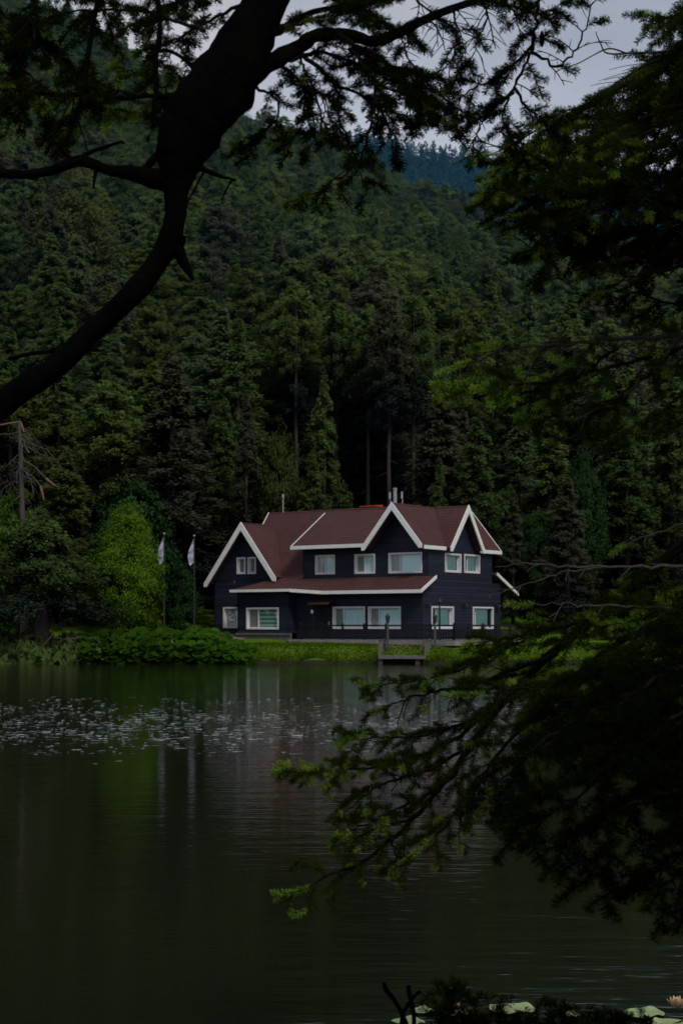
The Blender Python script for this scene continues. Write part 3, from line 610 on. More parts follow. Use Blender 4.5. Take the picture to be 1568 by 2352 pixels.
# ------------------------------------------------------------------ forest trees
def quads(C, ax, bx, tint, rnd=None):
    """leaf sized diamonds: centre, long half axis, short half axis"""
    n = len(C); V = np.empty((n, 4, 3))
    V[:, 0] = C - ax; V[:, 1] = C + bx * .9 - ax * .15; V[:, 2] = C + ax; V[:, 3] = C - bx + ax * .1
    return V.reshape(-1, 3), np.arange(n * 4).reshape(-1, 4), np.repeat(tint, 4)
def conifer(seed, h, rad, cb, nb, per, q, shape='cone', droop=.25, lift=0.0):
    g = np.random.default_rng(seed); C = []; A = []; B = []; T = []
    for i in range(nb):
        t = (i + g.random()) / nb; t = t ** .92
        z = cb + (h - cb) * t
        if shape == 'cone': r = rad * (1 - t) ** .8 + .25
        elif shape == 'dome': r = rad * math.sqrt(max(.02, 1 - (max(t - .35, 0) / .66) ** 2)) * (.62 + .38 * min(1, t / .35))
        else: r = rad * (1 - t ** 2.2) * (.75 + .25 * math.sin(t * 17)) + .3
        r *= g.uniform(.68, 1.16); th = g.uniform(0, 2 * math.pi)
        n = max(5, int(per * (.35 + r / rad)))
        s = g.uniform(.12, 1, n) ** .75
        d = np.array([math.cos(th), math.sin(th), 0.0]); side = np.array([-d[1], d[0], 0.0])
        lat = (g.random(n) - .5) * (.5 + .9 * r * .32 * np.sin(np.clip(s, 0, 1) * math.pi))
        zz = z - droop * r * s ** 1.5 + lift * r * s + g.normal(0, .10 + .03 * r, n) + .12 * r * np.clip(s - .75, 0, 1)
        c = d * (r * s)[:, None] + side * lat[:, None]; c[:, 2] += zz
        a = d * .8 + side * (np.sign(lat) * .6 * g.random(n))[:, None] + g.normal(0, .25, (n, 3)); a[:, 2] -= .25 * droop
        a /= np.linalg.norm(a, axis=1)[:, None]; up = np.array([0, 0, 1.0]) + g.normal(0, .55, (n, 3)) + d * .5
        b = np.cross(a, up); b /= np.linalg.norm(b, axis=1)[:, None]
        sz = q * g.uniform(.6, 1.25, n)
        C.append(c); A.append(a * sz[:, None]); B.append(b * (sz * .42)[:, None]); T.append((.55 + .6 * s) * ((.22 + 1.1 * t) if shape == 'dome' else (.42 + .85 * t)) * g.uniform(.9, 1.1, n))  # crown shade painted into tint: darker inside and low, lighter at the top
    # leader
    n = 14; zz = np.linspace(h - 1.4, h + .5, n); c = np.stack([g.normal(0, .1, n), g.normal(0, .1, n), zz], 1)
    C.append(c); A.append(np.tile([0, 0, q * .8], (n, 1))); B.append(np.stack([np.cos(zz * 9), np.sin(zz * 9), zz * 0], 1) * q * .3); T.append(np.ones(n))
    return quads(np.concatenate(C), np.concatenate(A), np.concatenate(B), np.concatenate(T))
def broadleaf(seed, h, rx, cb, ncl, per, q, egg=1.0):
    g = np.random.default_rng(seed); C = []; A = []; B = []; T = []
    for i in range(ncl):
        v = g.normal(0, 1, 3); v /= np.linalg.norm(v); k = g.uniform(.45, 1.0) ** .6 * (g.uniform(1.02, 1.2) if g.random() < .14 else 1)
        zc = (cb + h) / 2; hz = (h - cb) / 2
        taper = 1 - .38 * egg * max(0, v[2]) ** 1.2
        c0 = np.array([v[0] * rx * k * taper, v[1] * rx * k * taper, zc + v[2] * hz * k])
        rr = rx * g.uniform(.16, .34); n = int(per * g.uniform(.7, 1.3))
        p = g.normal(0, 1, (n, 3)); p /= np.linalg.norm(p, axis=1)[:, None]; kk = g.random(n) ** .4
        c = c0 + p * (rr * kk)[:, None] * np.array([1, 1, .75])
        a = g.normal(0, 1, (n, 3)) + p * .5; a[:, 2] += .2; a /= np.linalg.norm(a, axis=1)[:, None]
        b = np.cross(a, g.normal(0, 1, (n, 3)) + np.array([0, 0, 1.0])); b /= np.linalg.norm(b, axis=1)[:, None]
        sz = q * g.uniform(.6, 1.3, n); out = np.clip(np.linalg.norm((c - [0, 0, zc]) / [rx, rx, hz], axis=1), 0, 1.2)
        C.append(c); A.append(a * sz[:, None]); B.append(b * (sz * .5)[:, None]); T.append((.42 + .6 * out) * g.uniform(.85, 1.12) * g.uniform(.9, 1.1, n))  # inner crown shade painted in as a darker tint
    return quads(np.concatenate(C), np.concatenate(A), np.concatenate(B), np.concatenate(T))
def trunk_mesh(seed, h, r, stubs=0, cb=0):
    g = random.Random(seed); b = MB(); n = 9
    b.tube([(g.uniform(-.012, .012) * i, g.uniform(-.012, .012) * i, h * i / n - .6) for i in range(n + 1)], [r * (1.25 if i == 0 else 1) * (1 - .88 * i / n) + .03 for i in range(n + 1)], 7, .12)
    for i in range(stubs):
        z = g.uniform(h * .25, cb + 1); th = g.uniform(0, 6.28); l = g.uniform(.5, 1.6)
        b.tube([(0, 0, z), (math.cos(th) * l, math.sin(th) * l, z - .25 * l)], [.05, .02], 4)
    me = bpy.data.meshes.new('trunk'); me.from_pydata(b.v, [], b.f); me.update(); me.materials.append(M['bark_far']); return me
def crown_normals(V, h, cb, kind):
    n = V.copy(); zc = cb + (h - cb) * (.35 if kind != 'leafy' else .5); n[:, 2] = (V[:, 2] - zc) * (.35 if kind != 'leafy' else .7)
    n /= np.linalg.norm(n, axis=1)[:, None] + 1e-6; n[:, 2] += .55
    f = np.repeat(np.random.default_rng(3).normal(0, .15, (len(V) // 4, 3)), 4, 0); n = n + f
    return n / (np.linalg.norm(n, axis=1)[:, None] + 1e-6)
PROTO = {}
def proto(key, gen, h, tr, cb, stubs=0, seed=0):
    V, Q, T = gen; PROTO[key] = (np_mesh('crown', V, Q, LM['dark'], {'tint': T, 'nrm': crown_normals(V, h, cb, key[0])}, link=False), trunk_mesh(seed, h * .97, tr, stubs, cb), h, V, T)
for s in range(3): proto(('cone', s), conifer(10 + s, 22, 4.0, 2.0, 210, 105, .21, 'cone', .28), 22, .32, 2, 0, s)
for s in range(4): proto(('dome', s), conifer(20 + s, 22, 4.4, 5.0, 190, 115, .22, 'dome', .16, .06), 22, .34, 5, 0, 30 + s)
for s in range(2): proto(('tall', s), conifer(40 + s, 28, 3.9, 15.0, 140, 100, .22, 'dome', .2), 28, .34, 15, 16, 40 + s)
for s in range(2): proto(('layer', s), conifer(50 + s, 20, 4.6, 1.6, 190, 105, .21, 'layer', .34), 20, .34, 1.6, 0, 50 + s)
for s in range(2): proto(('leafy', s), broadleaf(60 + s, 18, 4.6, 3.0, 170, 150, .18), 18, .26, 3.5, 0, 60 + s)
SHAPE_WORD = {'cone': 'pointed', 'dome': 'round-topped', 'tall': 'bare-trunked', 'layer': 'layered', 'leafy': 'leafy'}
COL_WORD = {'dark': 'dark green', 'olive': 'olive green', 'brown': 'grey-brown', 'blue': 'bluish green', 'light': 'fresh green', 'birch': 'yellow-green', 'emerald': 'deep green'}
def plant(key, colour, x, y, h, label=None, group=None, wide=1.0, rz=None, sink=.3, trunk=True, name=None):
    cm, tm, h0, _, _ = PROTO[key]; s = h / h0; leafy = key[0] == 'leafy'
    name = name or ('leafy_tree' if leafy else 'fir_tree')
    t = empty(name, (x, y, gz(x, y) - sink), random.uniform(0, 6.28) if rz is None else rz); t.scale = (s * wide, s * wide, s)
    t['label'] = label; t['category'] = 'tree'
    if group: t['group'] = group
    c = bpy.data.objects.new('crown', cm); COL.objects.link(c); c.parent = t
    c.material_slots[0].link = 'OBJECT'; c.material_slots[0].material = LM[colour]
    if trunk:
        k = bpy.data.objects.new('trunk', tm); COL.objects.link(k); k.parent = t
    return t
def survey_tree(px, top, Y, key, colour, label, width=None, **kw):
    p = at(px, top, Y); h = p.z - gz(p.x, Y) + .3
    cm, tm, h0, V, T = PROTO[key]; rad = np.percentile(np.hypot(V[:, 0], V[:, 1]), 97) * h / h0
    wide = (width * Y / FPX / 2) / rad if width else 1
    return plant(key, colour, p.x, Y, h, label, wide=wide, **kw)
# the bright lakeside trees have crowns of their own, with finer leaves
proto(('leafy', 'near'), broadleaf(77, 10, 2.9, .2, 340, 150, .085, 1.15), 10, .2, 1.2, 0, 77)
proto(('leafy', 'near2'), broadleaf(78, 10, 3.2, .5, 180, 80, .17, .7), 10, .2, 1.2, 0, 78)
proto(('layer', 'near'), conifer(79, 10, 5.2, 3.1, 180, 150, .19, 'layer', .26), 10, .62, 3.1, 0, 79)
NOTE = [
 (290, 1160, 104.5, ('leafy', 'near'), 'birch', 'bright yellow-green leafy tree by the water beside the flagpoles', 172),
 (312, 1098, 111, ('leafy', 'near2'), 'emerald', 'deep green leafy tree standing directly behind the bright yellow-green one', 190),
 (410, 1285, 113, ('leafy', 'near2'), 'emerald', 'small deep green tree between the two flagpoles', 90),
 (95, 1175, 101.5, ('layer', 'near'), 'dark', 'broad dark fir with thick trunk at the water edge', 300),
 (40, 1118, 109, ('leafy', 'near2'), 'light', 'fresh green bushy tree behind the dead snag', 180),
 (395, 830, 123, ('cone', 0), 'brown', 'huge grey-brown fir behind the flagpoles', 290),
 (250, 880, 127, ('dome', 1), 'dark', 'big dark fir left of the huge grey-brown fir', 220),
 (150, 1040, 116, ('layer', 0), 'olive', 'olive spreading fir behind the broad lakeside fir', 260),
 (548, 735, 138, ('cone', 1), 'dark', 'tall dark pointed fir rising above the left roof of the house', 200),
 (566, 905, 126, ('cone', 2), 'brown', 'narrow grey-brown fir just behind the left gable', 120),
 (645, 975, 124, ('leafy', 1), 'olive', 'olive leafy tree behind the roof mast', 110),
 (716, 1045, 121, ('cone', 0), 'olive', 'small olive fir right behind the main roof ridge', 140),
 (745, 862, 128, ('layer', 1), 'dark', 'dark layered fir above the middle of the house roof', 135),
 (680, 655, 142, ('tall', 0), 'dark', 'tall fir with long bare pale trunk behind the roof mast', 130),
 (772, 690, 146, ('tall', 1), 'dark', 'tall fir with bare trunk behind the dark layered fir', 120),
 (845, 700, 143, ('tall', 1), 'dark', 'tall bare-trunked fir left of the chimney pipe', 110),
 (893, 690, 139, ('tall', 0), 'brown', 'tall fir with pale bare trunk directly behind the chimney pipe', 140),
 (950, 680, 143, ('tall', 1), 'dark', 'tall bare-trunked fir right of the chimney pipe', 130),
 (1009, 1053, 123, ('cone', 1), 'dark', 'small dark fir above the right gable of the house', 95),
 (1085, 715, 148, ('dome', 2), 'olive', 'broad olive fir on the slope above the right gable', 130),
 (1178, 1128, 121, ('cone', 2), 'brown', 'slim brownish fir right of the house', 100),
 (1303, 1100, 117, ('cone', 0), 'brown', 'grey-brown fir in front of the deep green tall tree', 160),
 (1340, 1035, 123, ('leafy', 0), 'emerald', 'tall deep green leafy tree right of the house', 120),
 (1230, 1170, 125, ('leafy', 1), 'emerald', 'deep green leafy tree between two brownish firs', 90),
 (1440, 985, 126, ('cone', 1), 'dark', 'dark fir near the edge behind the bare horizontal branch', 190),
 (1095, 960, 130, ('layer', 0), 'dark', 'dark wide fir right behind the house gable', 200),
 (1545, 900, 128, ('layer', 1), 'dark', 'tall dark fir at the far edge of the lakeside clearing', 220),
 (25, 870, 130, ('dome', 3), 'olive', 'olive round-topped fir above the dead snag', 230),
]
taken = []
for px, top, Y, key, colour, lab, wd in NOTE:
    t = survey_tree(px, top, Y, key, colour, lab, wd); taken.append((t.location.x, t.location.y, wd * Y / FPX * .5))
for px, Y, h, lab in ((1420, 112, 2.6, 'low fresh green bush on the clearing beyond the horizontal branch'), (1530, 110, 3.0, 'rounded fresh green bush at the clearing edge')):
    p = at(px, 1400, Y); plant(('leafy', 'near2'), 'light', p.x, Y, h, lab, wide=1.7, name='bush', sink=.5)
# the slope: one by one as far as they can be told apart, beyond that one mass
spots = []
y = 131.0
while y < 545:
    step = 7.0 if y < 300 else 7.8
    half = (y * .224 + 10)
    x = -half
    while x < half:
        X, Y = x + random.uniform(-2.6, 2.6), y + random.uniform(-2.6, 2.6); x += step * random.uniform(.9, 1.15)
        px = 784 + FPX * X / Y
        if Y > hill_dir(px)[1] + 18: continue
        if any((X - a) ** 2 + (Y - b) ** 2 < (c * .6 + 1.6) ** 2 for a, b, c in taken): continue
        if Y < 150 and 640 < px < 1000: continue
        spots.append((X, Y))
    y += step
spots.sort(key=lambda p: p[1])
near = spots[:300 - 35]; rest = spots[len(near):]
keys_c = [('cone', s) for s in range(3)] * 2 + [('dome', s) for s in range(4)] * 4 + [('layer', s) for s in range(2)] * 2 + [('leafy', 0), ('leafy', 1)]
cols = ['dark'] * 8 + ['olive'] * 6 + ['brown'] * 5 + ['blue'] * 4 + ['light']
for X, Y in near:
    k = random.choice(keys_c if Y > 190 else [q for q in keys_c if q[0] != 'leafy'] + [('cone', q) for q in range(3)] * 3); c = random.choice(cols if Y > 190 else cols[:-1])
    if k[0] == 'leafy': c = random.choice(['light', 'olive', 'olive', 'dark'])
    h = random.uniform(15, 24) * (1 if Y > 150 else .9)
    lab = f"{COL_WORD[c]} {SHAPE_WORD[k[0]]} {'tree' if k[0] == 'leafy' else 'fir'} among the dense forest on the slope behind the house"
    plant(k, c, X, Y, h, lab, f"{COL_WORD[c]} {SHAPE_WORD[k[0]]} trees on the slope", wide=random.uniform(.95, 1.35), trunk=Y < 150)
def mass(name, pts, protos, hr, label, wide=(.82, 1.15)):
    """a wood too dense to count: one object, trees instanced on points of the slope"""
    pc = bpy.data.collections.new(name + '_kinds')
    for i, me in enumerate(protos):
        po = bpy.data.objects.new(f'kind_{i}', me[0]); pc.objects.link(po)
    n = len(pts); me = bpy.data.meshes.new(name); me.vertices.add(n); me.vertices.foreach_set('co', np.array([(X, Y, gz(X, Y) - .5) for X, Y in pts], dtype=np.float32).ravel())
    idx = RNG.integers(0, len(protos), n); hh = RNG.uniform(hr[0], hr[1], n); wd = RNG.uniform(wide[0], wide[1], n); h0 = np.array([p[1] for p in protos])[idx]
    a = me.attributes.new('pick', 'INT', 'POINT'); a.data.foreach_set('value', idx.astype(np.int32))
    a = me.attributes.new('size', 'FLOAT_VECTOR', 'POINT'); a.data.foreach_set('vector', np.stack([hh / h0 * wd, hh / h0 * wd, hh / h0], 1).astype(np.float32).ravel())
    a = me.attributes.new('turn', 'FLOAT_VECTOR', 'POINT'); a.data.foreach_set('vector', np.stack([np.zeros(n), np.zeros(n), RNG.uniform(0, 6.28, n)], 1).astype(np.float32).ravel())
    o = bpy.data.objects.new(name, me); COL.objects.link(o)
    ng = bpy.data.node_groups.new(name, 'GeometryNodeTree'); ng.interface.new_socket('Geometry', in_out='INPUT', socket_type='NodeSocketGeometry'); ng.interface.new_socket('Geometry', in_out='OUTPUT', socket_type='NodeSocketGeometry')
    N = ng.nodes; K = ng.links; gi = N.new('NodeGroupInput'); go = N.new('NodeGroupOutput'); ip = N.new('GeometryNodeInstanceOnPoints'); ci = N.new('GeometryNodeCollectionInfo')
    ci.inputs['Collection'].default_value = pc; ci.inputs['Separate Children'].default_value = True; ci.inputs['Reset Children'].default_value = True
    def attr(nm, t):
        x = N.new('GeometryNodeInputNamedAttribute'); x.data_type = t; x.inputs['Name'].default_value = nm; return x.outputs[0]
    e2r = N.new('FunctionNodeEulerToRotation'); K.new(attr('turn', 'FLOAT_VECTOR'), e2r.inputs[0])
    K.new(gi.outputs[0], ip.inputs['Points']); K.new(ci.outputs[0], ip.inputs['Instance']); ip.inputs['Pick Instance'].default_value = True
    K.new(attr('pick', 'INT'), ip.inputs['Instance Index']); K.new(e2r.outputs[0], ip.inputs['Rotation']); K.new(attr('size', 'FLOAT_VECTOR'), ip.inputs['Scale']); K.new(ip.outputs[0], go.inputs[0])
    md = o.modifiers.new('wood', 'NODES'); md.node_group = ng
    return tag(o, label, kind='stuff')
def crown_of(gen, h, cb, kind, m):
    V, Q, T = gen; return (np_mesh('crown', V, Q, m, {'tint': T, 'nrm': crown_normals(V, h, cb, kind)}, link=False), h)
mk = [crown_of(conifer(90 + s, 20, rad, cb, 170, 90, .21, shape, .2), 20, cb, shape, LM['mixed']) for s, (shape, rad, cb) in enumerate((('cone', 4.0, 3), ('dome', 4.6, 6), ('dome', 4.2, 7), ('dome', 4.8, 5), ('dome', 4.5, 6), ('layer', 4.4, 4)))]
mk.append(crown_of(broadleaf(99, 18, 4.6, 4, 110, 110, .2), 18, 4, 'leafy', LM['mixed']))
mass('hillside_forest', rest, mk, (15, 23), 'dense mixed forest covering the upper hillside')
far = []
for Y in np.arange(1130, 1420, 11):
    for X in np.arange(-190, 430, 6.5): far.append((X + random.uniform(-3, 3), Y + random.uniform(-5, 5)))
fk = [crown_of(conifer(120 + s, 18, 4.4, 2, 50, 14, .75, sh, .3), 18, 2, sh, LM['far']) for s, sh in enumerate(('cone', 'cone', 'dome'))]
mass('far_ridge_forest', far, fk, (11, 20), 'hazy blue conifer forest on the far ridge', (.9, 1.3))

# thin blue air between the wooded slopes
def haze():
    m, nt, out = mat('blue_air'); v = nd(nt, 'ShaderNodeVolumeScatter', Density=HAZE); v.inputs[0].default_value = (.16, .56, .92, 1); nt.links.new(v.outputs[0], out.inputs['Volume'])
    o = MB().box((-1300, 121, -3), (1300, 1700, 640)).build('haze', m); tag(o, 'thin blue haze over the wooded slopes', kind='stuff')
HAZE = .00010
haze()

# dead snag at the left bank
sn = empty('dead_tree', (at(48, 1400, 107).x, 107, gz(at(48, 1400, 107).x, 107))); tag(sn, 'dead grey fir snag with broken orange top and drooping bare limbs', 'tree')
zt = at(48, 968, 107).z - sn.location.z
MB().tube([(.25, 0, -.4), (.2, 0, 4), (.12, 0, 8), (.02, 0, 12), (-.12, 0, zt)], [.28, .23, .19, .15, .10], 9, .15).build('trunk', M['bark_dead'], sn)
rr = random.Random(5)
for i in range(22):
    z = zt - .4 - rr.random() ** 1.5 * 5.2; th = rr.uniform(0, 6.28); l = rr.uniform(.7, 3.3) * (.6 + .5 * abs(math.cos(th))); dr = rr.uniform(.35, 1.1)
    d = Vector((math.cos(th), math.sin(th), 0)); p = Vector((0, 0, z)); wob = lambda: Vector((rr.uniform(-.16, .16), rr.uniform(-.16, .16), rr.uniform(-.16, .16)))
    pts = [p, p + d * l * .3 + Vector((0, 0, -.08 * l)) + wob(), p + d * l * .65 + Vector((0, 0, -.4 * dr * l)) + wob() * l * .5, p + d * l + Vector((0, 0, -.85 * dr * l)) + wob() * l]
    mb = MB().tube(pts, [.06, .042, .028, .010], 5, .2)
    for q in range(rr.randint(2, 6)):
        a = pts[1].lerp(pts[2], rr.random()) if rr.random() < .5 else pts[2].lerp(pts[3], rr.random()); mb.tube([a, a + Vector((rr.uniform(-.5, .5), rr.uniform(-.2, .2), -rr.uniform(.1, .7)))], [.022, .007], 4)
    mb.build('limb', M['bark_dead'], sn)
for a, b in (((0, 0, zt - 1.2), (.3, 0, zt - 1.8)), ((0, 0, zt - 2.6), (1.75, 0, zt - 4.0)), ((0, .05, zt - 3.4), (1.35, .1, zt - 4.5))):
    MB().tube([a, Vector(a).lerp(Vector(b), .5) + Vector((.08, 0, .12)), b], [.07, .055, .05], 5, .2).build('limb', M['bark_dead'], sn)
for a, b in (((-.1, 0, zt), (-1.6, .1, zt - .25)), ((-.05, 0, zt), (.22, 0, zt - .75)), ((.3, 0, zt - 1.8), (.6, 0, zt - 2.2)), ((1.75, 0, zt - 4.0), (2.4, .1, zt - 4.5)), ((1.35, .1, zt - 4.5), (1.6, .1, zt - 5.5))):
    MB().tube([a, b], [.09, .05], 5, .3).build('broken_wood', M['broken'], sn)

# broad leaved waterside growth: one mass
g = np.random.default_rng(31); Vl = []; Ql = []; Tl = []; nb = 0
for i in range(1300):
    px = g.uniform(185, 585); Yp = g.uniform(97.6, 102.5) if i < 950 else g.uniform(97.5, 98.5); x = (px - 784) / FPX * Yp
    hmax = 1.38 * min(1, (585 - px) / 120 + .25) * (1 if px > 230 else .8); hh = (g.uniform(.02, hmax * .5) if i >= 950 else g.uniform(.1, hmax)) if Yp < 99.3 else g.uniform(hmax * .75, hmax * 1.15)
    c = np.array([x, Yp, max(gz(x, Yp), 0) * .55 + hh]); r = g.uniform(.16, .34)
    tilt = np.array([g.normal(0, .35), -.55 + g.normal(0, .35), 1.0]); tilt /= np.linalg.norm(tilt)
    a = np.cross(tilt, [0, 1, .2]); a /= np.linalg.norm(a); b = np.cross(tilt, a); K = 9
    Vl.append(c - tilt * r * .22)
    for k in range(K):
        th = 2 * math.pi * k / K; rk = r * (1 + .08 * math.sin(3 * th + i)); Vl.append(c + (a * math.cos(th) + b * math.sin(th)) * rk + tilt * r * .1 * math.sin(4 * th))
    for k in range(K): Ql.append((nb, nb + 1 + k, nb + 1 + (k + 1) % K))
    tv = .74 * g.uniform(.45, 1.2) * (.55 + .5 * min(1, hh / 1.2)) * (.65 + .45 * np.clip((px - 250) / 250, 0, 1)) * (1.15 if px > 480 else 1); Tl += [tv * .75] + [tv] * K; nb += K + 1
o = np_mesh('waterside_undergrowth', np.array(Vl), np.array(Ql), LM['burr'], {'tint': np.array(Tl)}); tag(o, 'thick mass of large round leaves along the bank', kind='stuff')
# dark low growth on the left bank and behind the landing
g = np.random.default_rng(32); n = 9000
px = g.uniform(-40, 230, n); Yp = g.uniform(97.8, 103.5, n); x = (px - 784) / FPX * Yp; z = np.maximum(terrain(x, Yp), 0) + g.random(n) ** 1.5 * np.where(px > 95, .6, 1.0) * (.4 + .6 * np.abs(np.sin(x * 1.3)))
a = g.normal(0, .12, (n, 3)); a[:, 2] = np.abs(a[:, 2]) + .12; b = np.cross(a, g.normal(0, 1, (n, 3))) * .35
V, Q, T = quads(np.stack([x, Yp, z], 1), a, b, g.uniform(.3, 1, n))
o = np_mesh('bank_undergrowth', V, Q, LM['dark'], {'tint': T * .35 + .75, 'nrm': np.tile([0, -.5, .85], (len(T), 1))}); tag(o, 'dark tangled low growth on the bank', kind='stuff')
# lawn blades, denser and longer at the water edge
n = 42000; x = g.uniform(-9, 26, n); Yp = 98.0 + g.random(n) ** 1.6 * 8.5; z = terrain(x, Yp); ok = z > .04
ux, vy = x - 5.875, Yp - 106; lu = -(ux * math.cos(R(35)) - vy * math.sin(R(35))); lv = ux * math.sin(R(35)) + vy * math.cos(R(35))
ok &= ~((lv > -3.3) & (lu > -4.3) & (lu < 20)); x, Yp, z = x[ok], Yp[ok], z[ok]; n = len(x)
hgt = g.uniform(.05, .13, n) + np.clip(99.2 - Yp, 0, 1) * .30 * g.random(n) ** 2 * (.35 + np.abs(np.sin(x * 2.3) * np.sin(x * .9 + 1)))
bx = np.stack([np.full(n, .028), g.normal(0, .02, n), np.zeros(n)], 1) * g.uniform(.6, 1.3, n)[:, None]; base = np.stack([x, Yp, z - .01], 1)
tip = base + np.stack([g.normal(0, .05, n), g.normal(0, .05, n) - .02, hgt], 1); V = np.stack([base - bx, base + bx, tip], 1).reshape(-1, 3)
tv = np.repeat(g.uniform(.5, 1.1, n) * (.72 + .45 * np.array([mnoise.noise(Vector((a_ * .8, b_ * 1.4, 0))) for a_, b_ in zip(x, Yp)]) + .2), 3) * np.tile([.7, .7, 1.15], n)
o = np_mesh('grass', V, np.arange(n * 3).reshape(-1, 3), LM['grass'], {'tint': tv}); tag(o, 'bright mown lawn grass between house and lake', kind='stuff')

# floating leaves in mid lake, sky glint put into their colour
g = np.random.default_rng(41); Vl = []; Ql = []; Tl = []; nb = 0
cnt = 0
while cnt < 2800:
    py = 1664 + g.normal(0, 31); px = g.uniform(-30, 1300)
    if py < 1600 or py > 1790: continue
    if py > 1735 and g.random() < .75: continue
    cl = mnoise.noise(Vector((px * .012, py * .05, 3)))
    if g.random() > .55 + cl * .9: continue
    Yp = EYE * FPX / (py - YH); x = (px - 784) / FPX * Yp; r = g.uniform(.016, .045) * (1.9 if g.random() < .10 else 1); K = 7; tl = g.uniform(.0, .005)
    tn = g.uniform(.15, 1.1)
    for q in range(g.integers(1, 3)):
        xx, yy, rq = x + q * r * g.uniform(1.3, 2.2), Yp + g.normal(0, r * .5), r * g.uniform(.6, 1.1); th0 = g.uniform(0, 6.28); Vl.append((xx, yy, .012 + tl * .3))
        for k in range(K):
            th = th0 + 5.6 * k / (K - 1); Vl.append((xx + rq * 1.4 * math.cos(th), yy + rq * math.sin(th), .012 + tl * (1 + math.sin(th))))
        for k in range(K - 1): Ql.append((nb, nb + 1 + k, nb + 2 + k))
        Tl += [tn * g.uniform(.7, 1.15)] * (K + 1); nb += K + 1
    cnt += 1
o = np_mesh('floating_leaves', np.array(Vl), np.array(Ql), LM['pad'], {'tint': np.array(Tl)}); tag(o, 'lily leaves with painted pale glint scattered in a band over the middle of the lake', kind='stuff')

# near lily pads and flowers
M['lily'] = surf('lily_pad_top', (.22, .31, .08), (.40, .46, .20), 9, .28, .2, 25, spec=.5)
M['petal'] = surf('pink_cream_petals', (.62, .36, .26), (.66, .50, .24), 9, .6)
M['stamen'] = surf('yellow_stamens', (.7, .48, .05), (.6, .4, .05), 9, .6)
LP = [(968, 2322, 62, 'pale lily pad behind the black forked twigs'), (936, 2349, 92, 'pale lily pad lowest beside the black forked twigs'), (1176, 2318, 122, 'wide lily pad showing over the low dark fir shoots'), (1316, 2330, 60, 'small lily pad in a gap of the dark fir shoots'), (1478, 2328, 110, 'large lily pad beside the pink water lily'), (1540, 2352, 100, 'lily pad in front of the pink water lily'), (1045, 2328, 70, 'lily pad under the yellow bud')]
for px, py, wd, lab in LP:
    py += 5
    Yp = EYE * FPX / (py - YH); r = .84 * wd * Yp / FPX / 2; K = 28; b = MB(); x = (px - 784) / FPX * Yp; a0 = random.uniform(0, 6.28)
    rim = []
    for k in range(K + 1):
        th = a0 + (2 * math.pi - .35) * k / K; rim.append((r * math.cos(th) * 1.03, r * math.sin(th), .012 + .018 * max(0, math.sin(3 * th + a0)) ** 2))
    mid = [(p[0] * .6, p[1] * .6, .008) for p in rim]
    for k in range(K): b.poly([(0, 0, .006), mid[k], mid[k + 1]]); b.poly([mid[k], rim[k], rim[k + 1], mid[k + 1]])
    o = b.build('lily_pad', M['lily']); o.location = (x, Yp, .004); tag(o, lab, 'lily pad', 'lily pads near the bank')
def lily(px, py, s, label, op):
    Yp = EYE * FPX / (py - YH); t = empty('water_lily', ((px - 784) / FPX * Yp, Yp, .03)); tag(t, label, 'flower')
    for ring, (n, el, ln) in enumerate(((9, .35 * op, 1.0), (8, .75 * op, .95), (7, 1.15 * op, .8))):
        for k in range(n):
            th = 2 * math.pi * (k + ring * .4) / n; d = Vector((math.cos(th), math.sin(th), 0)); sd_ = Vector((-d.y, d.x, 0)); up = Vector((0, 0, 1)); b = MB(); l = s * ln
            sec = []
            for q in (0, .35, .7, 1.0):
                e = el + .5 * q * (1 - el / 1.6); p = d * (l * q * math.cos(e) + .01) + up * (l * q * math.sin(e) + .01); wq = l * .19 * (math.sin(math.pi * (q * .85 + .12))); sec.append((p - sd_ * wq + up * wq * .3, p, p + sd_ * wq + up * wq * .3))
            for i in range(3):
                for j in range(2): b.poly([sec[i][j], sec[i][j + 1], sec[i + 1][j + 1], sec[i + 1][j]])
            b.build('petal', M['petal'], t, True)
    MB().lathe([(s * .1, .01), (s * .22, s * .18), (s * .2, s * .42), (s * .05, s * .5)], 10).build('stamens', M['stamen'], t, True)
lily(1556, 2330, .085, 'pink and cream water lily open on the lake among pads', 1.0)
lily(1042, 2334, .06, 'half closed yellow water lily behind the dark fir shoots', 1.25)

